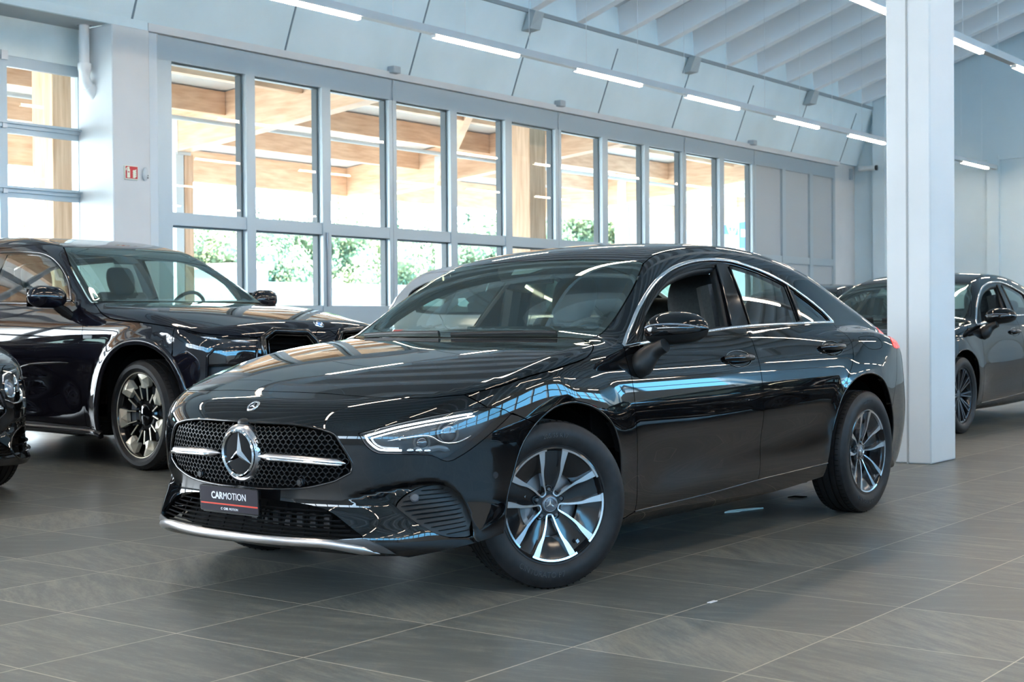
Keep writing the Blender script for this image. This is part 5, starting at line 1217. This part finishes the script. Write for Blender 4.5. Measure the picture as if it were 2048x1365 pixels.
for q in (slim,mir(slim)):
    h_=empty('headlamp',parent=xm)
    X.patch('lamp_bucket','nose',[grow(q,.004)],mat('lamp_inner_black'),gap=0,depth=0,off=-.03,res=.05,rawuv=True,parent=h_)
    sg=1 if q[:,0].mean()>0 else -1
    for a,c in (((.58,.256),(.70,.262)),((.76,.268),(.88,.292))): X.ribbon('light_guide',X.hit('nose',np.linspace(a,c,8)*[sg,1]),mat('guide_grey',(.55,.58,.62),.25,.6),.022,.01,-.018,parent=h_,taper=.3)
    X.patch('lamp_lens','nose',[q],GLASSL,gap=.001,depth=0,off=0,res=.05,rawuv=True,parent=h_)
for q in (low_,mir(low_)):
    h_=empty('lower_lamp',parent=xm); X.patch('lamp_bucket','nose',[grow(q,.004)],mat('lamp_inner_black'),gap=0,depth=0,off=-.06,res=.05,rawuv=True,parent=h_)
    sg=1 if q[:,0].mean()>0 else -1
    X.ribbon('lamp_frame',X.hit('nose',inset(resample(q,.03),.004)),PAINT2,.012,.006,-.002,closed=True,parent=h_)
    for a in (.60,.68,.76):
        P=X.hit('nose',[(a*sg,.175)])[0]; N=Vector(X.F.n(P[None])[0]); B().sphere((0,0,0),(.03,.022,.012),10,Matrix.Translation(P-np.array(N)*.045)@N.to_track_quat('Z','Y').to_matrix().to_4x4()).build('projector_lens',mat('lens_dark'),h_)
    X.ribbon('lamp_divider',X.hit('nose',np.linspace((.555,.128),(.835,.120),10)*[sg,1]),GLOSSB,.012,.01,-.01,parent=h_)
    X.ribbon('winglet',X.hit('nose',cr([(.56,.10),(.70,.02),(.82,-.12)],6)*[sg,1]),PAINT2,.10,.012,-.03,parent=h_)
    tu_=inset(resample(np.array([(.545,.215),(.80,.214),(.838,.18),(.842,.125),(.548,.132)]),.03),.003)*[sg,1]; X.patch('lamp_lens','nose',[tu_],mat('smoked_lens',(.01,.01,.012),.04,spec=.8),gap=0,depth=0,off=-.012,res=.05,rawuv=True,parent=h_)
X.patch('lower_intake','nose',[grow(lowg,.01)],MATB,gap=0,depth=0,off=-.06,res=.06,rawuv=True)
# roundel
P=X.hit('nose',[(.0,.405)]); N=X.F.n(P)[0]; ax=Vector((0,1,0)); az=Vector(N); ay=az.cross(ax)
rd_=bpy.data.objects.new('roundel',None); COL.objects.link(rd_); rd_.parent=xm; rd_.matrix_local=Matrix.Translation(Vector(P[0]))@Matrix((ax,ay,az)).transposed().to_4x4()
B().lathe([(0,.002),(.039,.002),(.041,-.003)],40).build('roundel_disc',GLOSSB,rd_); B().lathe([(.038,.001),(.039,.005),(.041,.003),(.042,-.002)],40).lathe([(.0235,.002),(.0245,.004),(.0255,.002)],40).build('roundel_ring',CHROME,rd_)
for m_,a in ((mat('roundel_blue',(.02,.22,.75),.25),0),(mat('roundel_white',(.85,.87,.9),.3),pi/2)):
    b_=B()
    for k in (0,1): b_.lathe([(0,.0034),(.024,.0034),(.024,.002)],8,None,a+k*pi,a+k*pi+pi/2)
    b_.build('quadrant',m_,rd_)
# sides and tail
xqt=X.uv(LX('side',(-4.02,.90),(-4.05,.7),(-4.0,.4),(-3.9,.05),n=3),'tail')
tl=LX('side',(-3.95,1.16),(-4.0,1.0),(-4.05,.80),(-4.05,.5),(-4.0,.2),(-3.90,-.05),n=4)
X.patch('side_frame','side',[xap[::-1][:1],xarc[::1][0:1],xarc[1:],xblt[ie:][::-1][:-1],xd3[::-1][:0] if False else xd3[:15],xar[12:][::-1] if False else X.line('side',[(-2.66,.39),(-2.76,.468),(-2.90,.505),(-3.03,.512),(-3.17,.49),(-3.30,.42),(-3.42,.31),(-3.52,.165),(-3.575,0),(-3.60,-.13)],4),X.line('side',[(-3.60,-.13),(-3.9,-.08)],3)[1:],tl[::-1],LX('top',(-3.93,.66),(-3.84,.60),n=3),xrf[::-1][1:],xws[::-1],xap[:1]],PAINT2,gap=.003,depth=.03,liner=SATB,res=.06,mirror=True)
ta=X.uv(np.vstack([xrr[::-1],LX('top',(-3.84,.60),(-3.93,.66),n=3)[1:],tl[1:]]),'tail'); ta=np.vstack([ta,cr([(ta[-1][0],ta[-1][1]-.03),(.5,-.40),(0,-.40)],4)]); rgw=np.array([(0,.62),(.42,.60),(.58,.46),(.55,.40),(0,.42)]); rgw=np.vstack([rgw,mir(rgw)[1:-1]]); rlp=np.array([(.40,.27),(.75,.30),(.95,.33),(.93,.24),(.72,.20),(.42,.19)])
X.patch('tailgate','tail',[ta,mir(ta)[1:-1]],PAINT2,gap=.003,depth=.02,res=.06,holes=[rgw,rlp,mir(rlp)],rawuv=True,liner=SATB)
X.patch('rear_window','tail',[rgw],GLASSP,gap=-.002,depth=0,off=-.006,res=.08,rawuv=True)
for q in (rlp,mir(rlp)): X.patch('tail_lamp','tail',[q],REDL,gap=.001,depth=.01,off=.003,res=.06,rawuv=True)
DU=dedup(np.vstack([X.uv(xblt[::-1],'side'),X.uv(xarc[1:-1],'side')])); xau=X.uv(xarc,'side'); xbu=X.uv(xblt,'side')
def xw(x,u,n=45): o=np.argsort(u[:n,0]); return np.interp(x,u[:n][o,0],u[:n][o,1])
ox=lambda a,b,c,d: np.array([(x,xw(x,xau)-.028) for x in np.linspace(b,c,14)]+[(x,xw(x,xbu,99)+.022) for x in np.linspace(d,a,8)])
oF=ox(-.985,-1.09,-2.03,-2.03); oR=ox(-2.17,-2.17,-3.10,-3.22); oQ=ox(-3.30,-3.18,-3.62,-3.58)
X.patch('window_frame','side',[inset(resample(DU,.04),.004)],GLOSSB,gap=0,depth=.03,off=-.006,res=.05,holes=[oF,oR,oQ],rawuv=True,mirror=True,liner=SATB)
for q in (oF,oR,oQ): X.patch('side_glass','side',[q],GLASSC if q is oF else GLASSP,gap=-.004,depth=0,off=-.010,res=.08,rawuv=True,mirror=True)
X.ribbon('window_trim',xarc[:-5],GLOSSB,.02,.006,0,mirror=True); X.ribbon('belt_trim',xblt,GLOSSB,.02,.008,0,mirror=True)
# cladding, sill blade
CL=mat('arch_cladding',(.012,.012,.015),.12)
for q in (xaf,xar): X.ribbon('arch_cladding',X.hit('side',grow(X.uv(q,'side'),-.035) if False else X.uv(q,'side')),CL,.050,.012,0,mirror=True); X.ribbon('arch_lip',q,MATB,.012,.006,-.006,mirror=True)
xsb=LX('side',(-.54,-.165),(-1.3,-.150),(-2.5,-.145)); X.patch('sill_panel','side',[X.line('side',[(-.53,-.10),(-.665,-.095)],3),xsl[1:],xsb[::-1]],SATB,gap=.002,depth=.05,res=.05,mirror=True)
X.ribbon('sill_blade',LX('side',(-.47,-.150),(-.6,-.125),(-1.3,-.112),(-2.5,-.105)),CL,.05,.03,.01,mirror=True)
X.ribbon('body_crease',LX('side',(-.70,.36),(-1.0,.36),(-1.4,.33),(-1.75,.20)),PAINT2,.02,.012,-.004,mirror=True,taper=.4)
# wing vent badge and door handles
for sg in (1,-1):
    P=X.hit('side',[(-.60,.555)])[0]; B().box(-.05,.05,-.004,.006,-.012,.012,Matrix.Translation((P[0],P[1]*sg,P[2]))).build('wing_badge',mat('badge_grey',(.35,.36,.38),.3,.8),xm)
    for x in (-1.90,-2.95):
        h_=empty('door_handle',parent=xm); P=X.hit('side',[(x,.64)])[0]; c=(P[0],P[1]*sg,P[2])
        B().sphere((0,0,0),(.10,.010,.045),10,Matrix.Translation(c)).build('handle_bowl',MATB,h_); B().tube(cr([(c[0]-.12,c[1],c[2]),(c[0]-.08,c[1]+.025*sg,c[2]+.002),(c[0]+.08,c[1]+.025*sg,c[2]+.002),(c[0]+.12,c[1],c[2])],4),.013,8).build('handle_grip',PAINT2,h_)
    mo=empty('door_mirror',parent=xm); b_=B(); n=18; m_=16; v=[]
    for i in range(n):
        t=i/(n-1); r=max(.02,(1-abs(2*t-1)**3)**.5) if 0<t<1 else .02
        for k in range(m_):
            a=2*pi*k/m_; v.append((-.93-.03*t+.085*r*cos(a)*(1.1 if cos(a)>0 else .6),(.93+.30*t)*sg,1.235+.085*r*(abs(sin(a))**.8)*(1 if sin(a)>0 else -1)+.01*t))
    b_.add(v,[(i*m_+k,i*m_+(k+1)%m_,(i+1)*m_+(k+1)%m_,(i+1)*m_+k) for i in range(n-1) for k in range(m_)]+[tuple(range(m_))[::-1],tuple((n-1)*m_+k for k in range(m_))]); b_.build('mirror_housing',PAINT2,mo,ang=80,fix=True)
    B().tube([(-.92,1.02*sg,1.18),(-.90,.95*sg,1.13),(-.87,.91*sg,1.09)],[.03,.04,.03],10).build('mirror_stalk',GLOSSB,mo)
    B().box(-1.03,-1.02,.97*sg-.0,1.19*sg,1.17,1.30).build('mirror_glass',mat('mirror_silver'),mo)
# wheels
def xm_wheel(parent,loc,left,steer=0,spin=0,Ro=.392,Ri=.300,w=.29):
    o=wheel_root(parent,loc,steer,left,spin); tire(o,Ro,Ri,w)
    GOLD=mat('pale_gold_face',(.74,.68,.55),.32,.55); RB=mat('rim_black')
    B().lathe([(Ri,.125),(Ri-.004,.128),(Ri-.010,.118),(Ri-.03,.03),(Ri-.04,-.1),(Ri,-.12)],72).build('rim_barrel',RB,o)
    B().lathe([(Ri-.001,.127),(Ri+.004,.130),(Ri+.006,.124)],72).build('rim_edge',GOLD,o)
    sp=B(); gd=B(); Z=.118
    for k in range(7):
        M=Matrix.Rotation(pi/2+k*2*pi/7-pi/2,4,'Z'); 
        a=R(14); tip=[(Ri*.985*math.sin(t),Ri*.985*math.cos(t)) for t in (-a,0,a)]; ir=Ri*.66; ia=R(13.5)
        p=[(tip[0][0],tip[0][1],Z),(tip[1][0],tip[1][1],Z+.004),(tip[2][0],tip[2][1],Z),(ir*1.12*math.sin(ia),ir*1.12*math.cos(ia),Z-.022),(ir*.55*math.sin(ia),ir*.98,Z-.004),(-ir*.55*math.sin(ia),ir*.98,Z-.004),(-ir*1.12*math.sin(ia),ir*1.12*math.cos(ia),Z-.022),(0,Ri*.84,Z+.008)]
        q=[(x,y,z-.03) for x,y,z in p[:7]]
        gd.add([M@Vector(c) for c in p+q],[(0,7,1),(1,7,2),(2,7,3),(3,7,4),(4,7,5),(5,7,6),(6,7,0),(0,1,9,8),(1,2,10,9),(2,3,11,10),(3,4,12,11),(4,5,13,12),(5,6,14,13),(6,0,8,14)])
        for sg in (-1,1):
            b0=(sg*ir*1.02*math.sin(ia),ir*1.02,Z-.03); b1=(sg*Ri*.115,Ri*.36,Z-.048); sp.beam(M@Vector(b0),M@Vector(b1),.016,.035,(0,0,1))
            gd.beam(M@Vector((b0[0],b0[1],Z-.010)),M@Vector((b1[0],b1[1],Z-.028)),.008,.006,(0,0,1))
    sp.lathe([(0,Z-.04),(Ri*.36,Z-.045),(Ri*.40,Z-.06),(Ri*.40,Z-.1)],14); sp.build('black_spokes',RB,o,ang=20); gd.build('gold_spoke_faces',GOLD,o,ang=8)
    B().lathe([(0,Z-.022),(Ri*.22,Z-.024),(Ri*.25,Z-.03),(Ri*.26,Z-.05)],36).build('centre_cap',GLOSSB,o); disc_brake(o,.2,.04)
    return o
for x,yy in ((0,1),(0,-1),(-3.105,1),(-3.105,-1)): xm_wheel(xm,(x,yy*.848,.392),yy>0,R(-7) if x==0 else 0,R(-6))
for x in (-.0,-3.12):
    for sg in (1,-1):
        b_=B(); M=Matrix.Translation((x,sg*.70,.40))@Matrix.Rotation(pi/2,4,'X'); b_.lathe([(.465,-.20),(.465,.20)],36,M,R(0),R(180)); b_.lathe([(.465,.19*sg),(.02,.19*sg)],30,M,R(0),R(180)); b_.build('wheel_well',MATB,xm)
B().box(-3.9,.6,-.50,.50,.20,.32).box(-2.62,-.52,-.86,.86,.22,.32).box(-.52,.62,-.45,.45,.3,.85).box(-3.9,-2.7,-.5,.5,.3,1.0).box(-.56,-.52,-.84,.84,.25,1.02).build('floor_pan',MATB,xm)
cabx=empty('cabin',parent=xm)
B().prism([(-.60,1.13),(-.8,1.17),(-1.05,1.15),(-1.12,1.05),(-1.05,.8),(-.65,.7)],-.80,.80,MXZ).build('dashboard',MT['dash_black'],cabx)
sx_=[o for o in hero.children if o.name.startswith('front_seat')]+[o for o in hero.children if o.name.startswith('rear_seat')]
def dup_seat(src,loc,par,s=1.0): c=copy_tree(src,par); c.location=loc; c.scale=(s,s,s)
dup_seat(sx_[0],(-1.62,.42,.26),xm); dup_seat(sx_[0],(-1.62,-.42,.26),xm); dup_seat(sx_[-1],(-2.72,0,.28),xm)
sw2=copy_tree(sw,xm); sw2.matrix_local=Matrix.Translation((-1.16,.42,1.13))@Matrix.Rotation(R(-66),4,'Y')
B().box(-.015,.01,-.12,.12,-.035,.035,Matrix.Translation((-1.40,0,1.56))).build('interior_mirror',GLOSSB,cabx,bevel=.01)
# ---- copies of the two bodies for the remaining cars ----
def multi_wheel(parent,loc,left,Ro,Ri,w,inv,steer=0):
    o=wheel_root(parent,loc,steer,left); o.matrix_local=inv@o.matrix_basis; tire(o,Ro,Ri,w)
    G1=mat('anthracite_rim',(.10,.11,.125),.3,.8); b=B()
    for k in range(10):
        for d in (-R(5.5),R(5.5)):
            a=2*pi*k/10; M=Matrix.Rotation(a+d,4,'Z'); b.beam(M@Vector((.05,0,.055)),M@Vector((Ri-.004,0,.085)),.012,.02,(0,0,1))
    b.lathe([(0,.062),(.06,.06),(.065,.03)],30).lathe([(Ri-.012,.088),(Ri+.004,.094),(Ri+.006,.088)],60); b.build('spokes',G1,o); B().lathe([(Ri+.004,.088),(Ri-.012,.06),(Ri-.03,-.08),(Ri,-.09)],60).build('rim_barrel',MT['rim_black'],o); disc_brake(o,.16,.02); return o
def sedan(loc,rz_,s,label,recol=None,steer=0,skip=(),wy=.80,ww=.24):
    c=copy_tree(hero,None,skip=('wheel','number_plate','star_emblem','bonnet_badge')+skip,recol=recol); c.location=loc; c.rotation_euler=(0,0,rz_); c.scale=s; tag(c,label,'car')
    inv=Matrix.Diagonal((1/s[0],1/s[1],1/s[2],1))
    for x in (0,-2.729*s[0]):
        for sg in (1,-1): multi_wheel(c,(x,sg*wy*s[1],.345),sg>0,.345,.245,ww,inv)
    return c
OFF={'lit_light_bar':mat('unlit_light_bar',(.45,.5,.55),.15,.5)}
sr=sedan((-5.47,12.69,0),-pi/2,(1.085,1.038,1.055),'black saloon with anthracite spoke wheels, half hidden by the white column at the right edge',OFF)
s3=sedan((-8.45,16.2,0),-pi/2,(1.06,1.03,1.06),'black saloon parked furthest back, only its roof showing above the coupe boot',OFF)
ml=sedan((-8.30,4.50,0),R(-5),(1.02,1.0,1.05),'black saloon cut off by the left picture edge, its headlamp and bumper corner showing',OFF,skip=('front_bumper','headlamp','bumper_insert','silver_lip','lower_lip'),wy=.775,ww=.21)
lmE=cr([(.46,.14),(.47,.22),(.52,.29),(.62,.335),(.78,.345),(.92,.315),(.99,.26),(.95,.19),(.84,.13),(.70,.095),(.56,.10)],4,True); vtE=cr([(.50,-.10),(.56,-.03),(.70,.0),(.86,-.005),(.93,-.04),(.93,-.12),(.86,-.165),(.66,-.165),(.55,-.15)],4,True)
hfu=np.vstack([S.uv(e,'nose') for e in half]); hfu=np.vstack([hfu,mir(hfu)[1:-1]])
S.patch('front_bumper','nose',[hfu],PAINT,gap=.0022,depth=.022,res=.02,holes=[gh,lmE,mir(lmE),vtE,mir(vtE),lo],rawuv=True,parent=ml)
for sg in (1,-1):
    mm=(lambda q:np.asarray(q,float)) if sg>0 else (lambda q:mir(np.asarray(q,float)))
    h_=empty('headlamp',parent=ml); S.patch('lamp_bucket','nose',[mm(grow(lmE,.005))],mat('lamp_inner_grey',(.12,.13,.15),.25,.6),gap=0,depth=0,off=-.07,res=.03,rawuv=True,parent=h_)
    S.ribbon('brow_light',S.hit('nose',mm(cr([(.50,.24),(.56,.295),(.70,.32),(.86,.318)],6))),REFL,.02,.01,-.03,parent=h_,taper=.1); S.ribbon('lower_light',S.hit('nose',mm(cr([(.50,.15),(.62,.125),(.80,.145),(.92,.21)],6))),REFL,.012,.01,-.03,parent=h_,taper=.1)
    for a_,c_,r_ in ((.62,.21,.042),(.80,.235,.036)):
        P=S.hit('nose',mm([(a_,c_)]))[0]; N=Vector(S.F.n(P[None])[0]); M=Matrix.Translation(P-np.array(N)*.06)@N.to_track_quat('Z','Y').to_matrix().to_4x4()
        B().sphere((0,0,0),(r_,r_,r_*.6),12,M).build('projector_lens',mat('lens_clear',(.25,.28,.33),.05,.3),h_); B().lathe([(r_,0),(r_+.010,.012),(r_+.016,0)],28,M).build('lens_ring',REFL,h_)
    S.patch('lamp_lens','nose',[mm(lmE)],GLASSL,gap=.001,depth=0,off=.0005,res=.03,rawuv=True,parent=h_)
    v_=empty('bumper_vent',parent=ml); S.patch('vent_backing','nose',[mm(grow(vtE,.005))],MATB,gap=0,depth=0,off=-.06,res=.03,rawuv=True,parent=v_)
    for v in (-.045,-.085,-.125): S.ribbon('vent_slat',S.hit('nose',mm(np.linspace((.56,v),(.88,v+.01),14))),GLOSSB,.012,.03,-.02,parent=v_)
    S.ribbon('vent_rim',S.hit('nose',mm(inset(resample(vtE,.02),.003))),GLOSSB,.014,.008,-.002,closed=True,parent=v_)
SILV=mat('light_silver_paint',(.50,.51,.53),.22,.55,coat=1)
sv=copy_tree(xm,None,skip=('grille','roundel'),recol={'dark_metallic_paint':SILV,'lit_light_bar':OFF['lit_light_bar']}); sv.location=(-5.28,10.52,0); sv.scale=(.88,.93,.905)
for ch in list(sv.children):
    if ch.name.startswith('wheel') and not ch.name.startswith('wheel_well'): ch.scale=(1/.88*.95,1/.905*.95,1/.93); ch.location.z=.392/.905*.95; 
tag(sv,'light silver estate-bodied off-roader seen behind and through the coupe windscreen','car')

for (x,y,l) in ((1.5,6.6,'black saloon added outside the picture for a dark reflection, nearer the camera of the two on the right'),(1.5,12.6,'black saloon added outside the picture for a dark reflection, further back of the two on the right')): sedan((x,y,0),-pi/2,(1.06,1.03,1.05),l,OFF)  # unseen saloons, added so the coupe's flank mirrors something dark
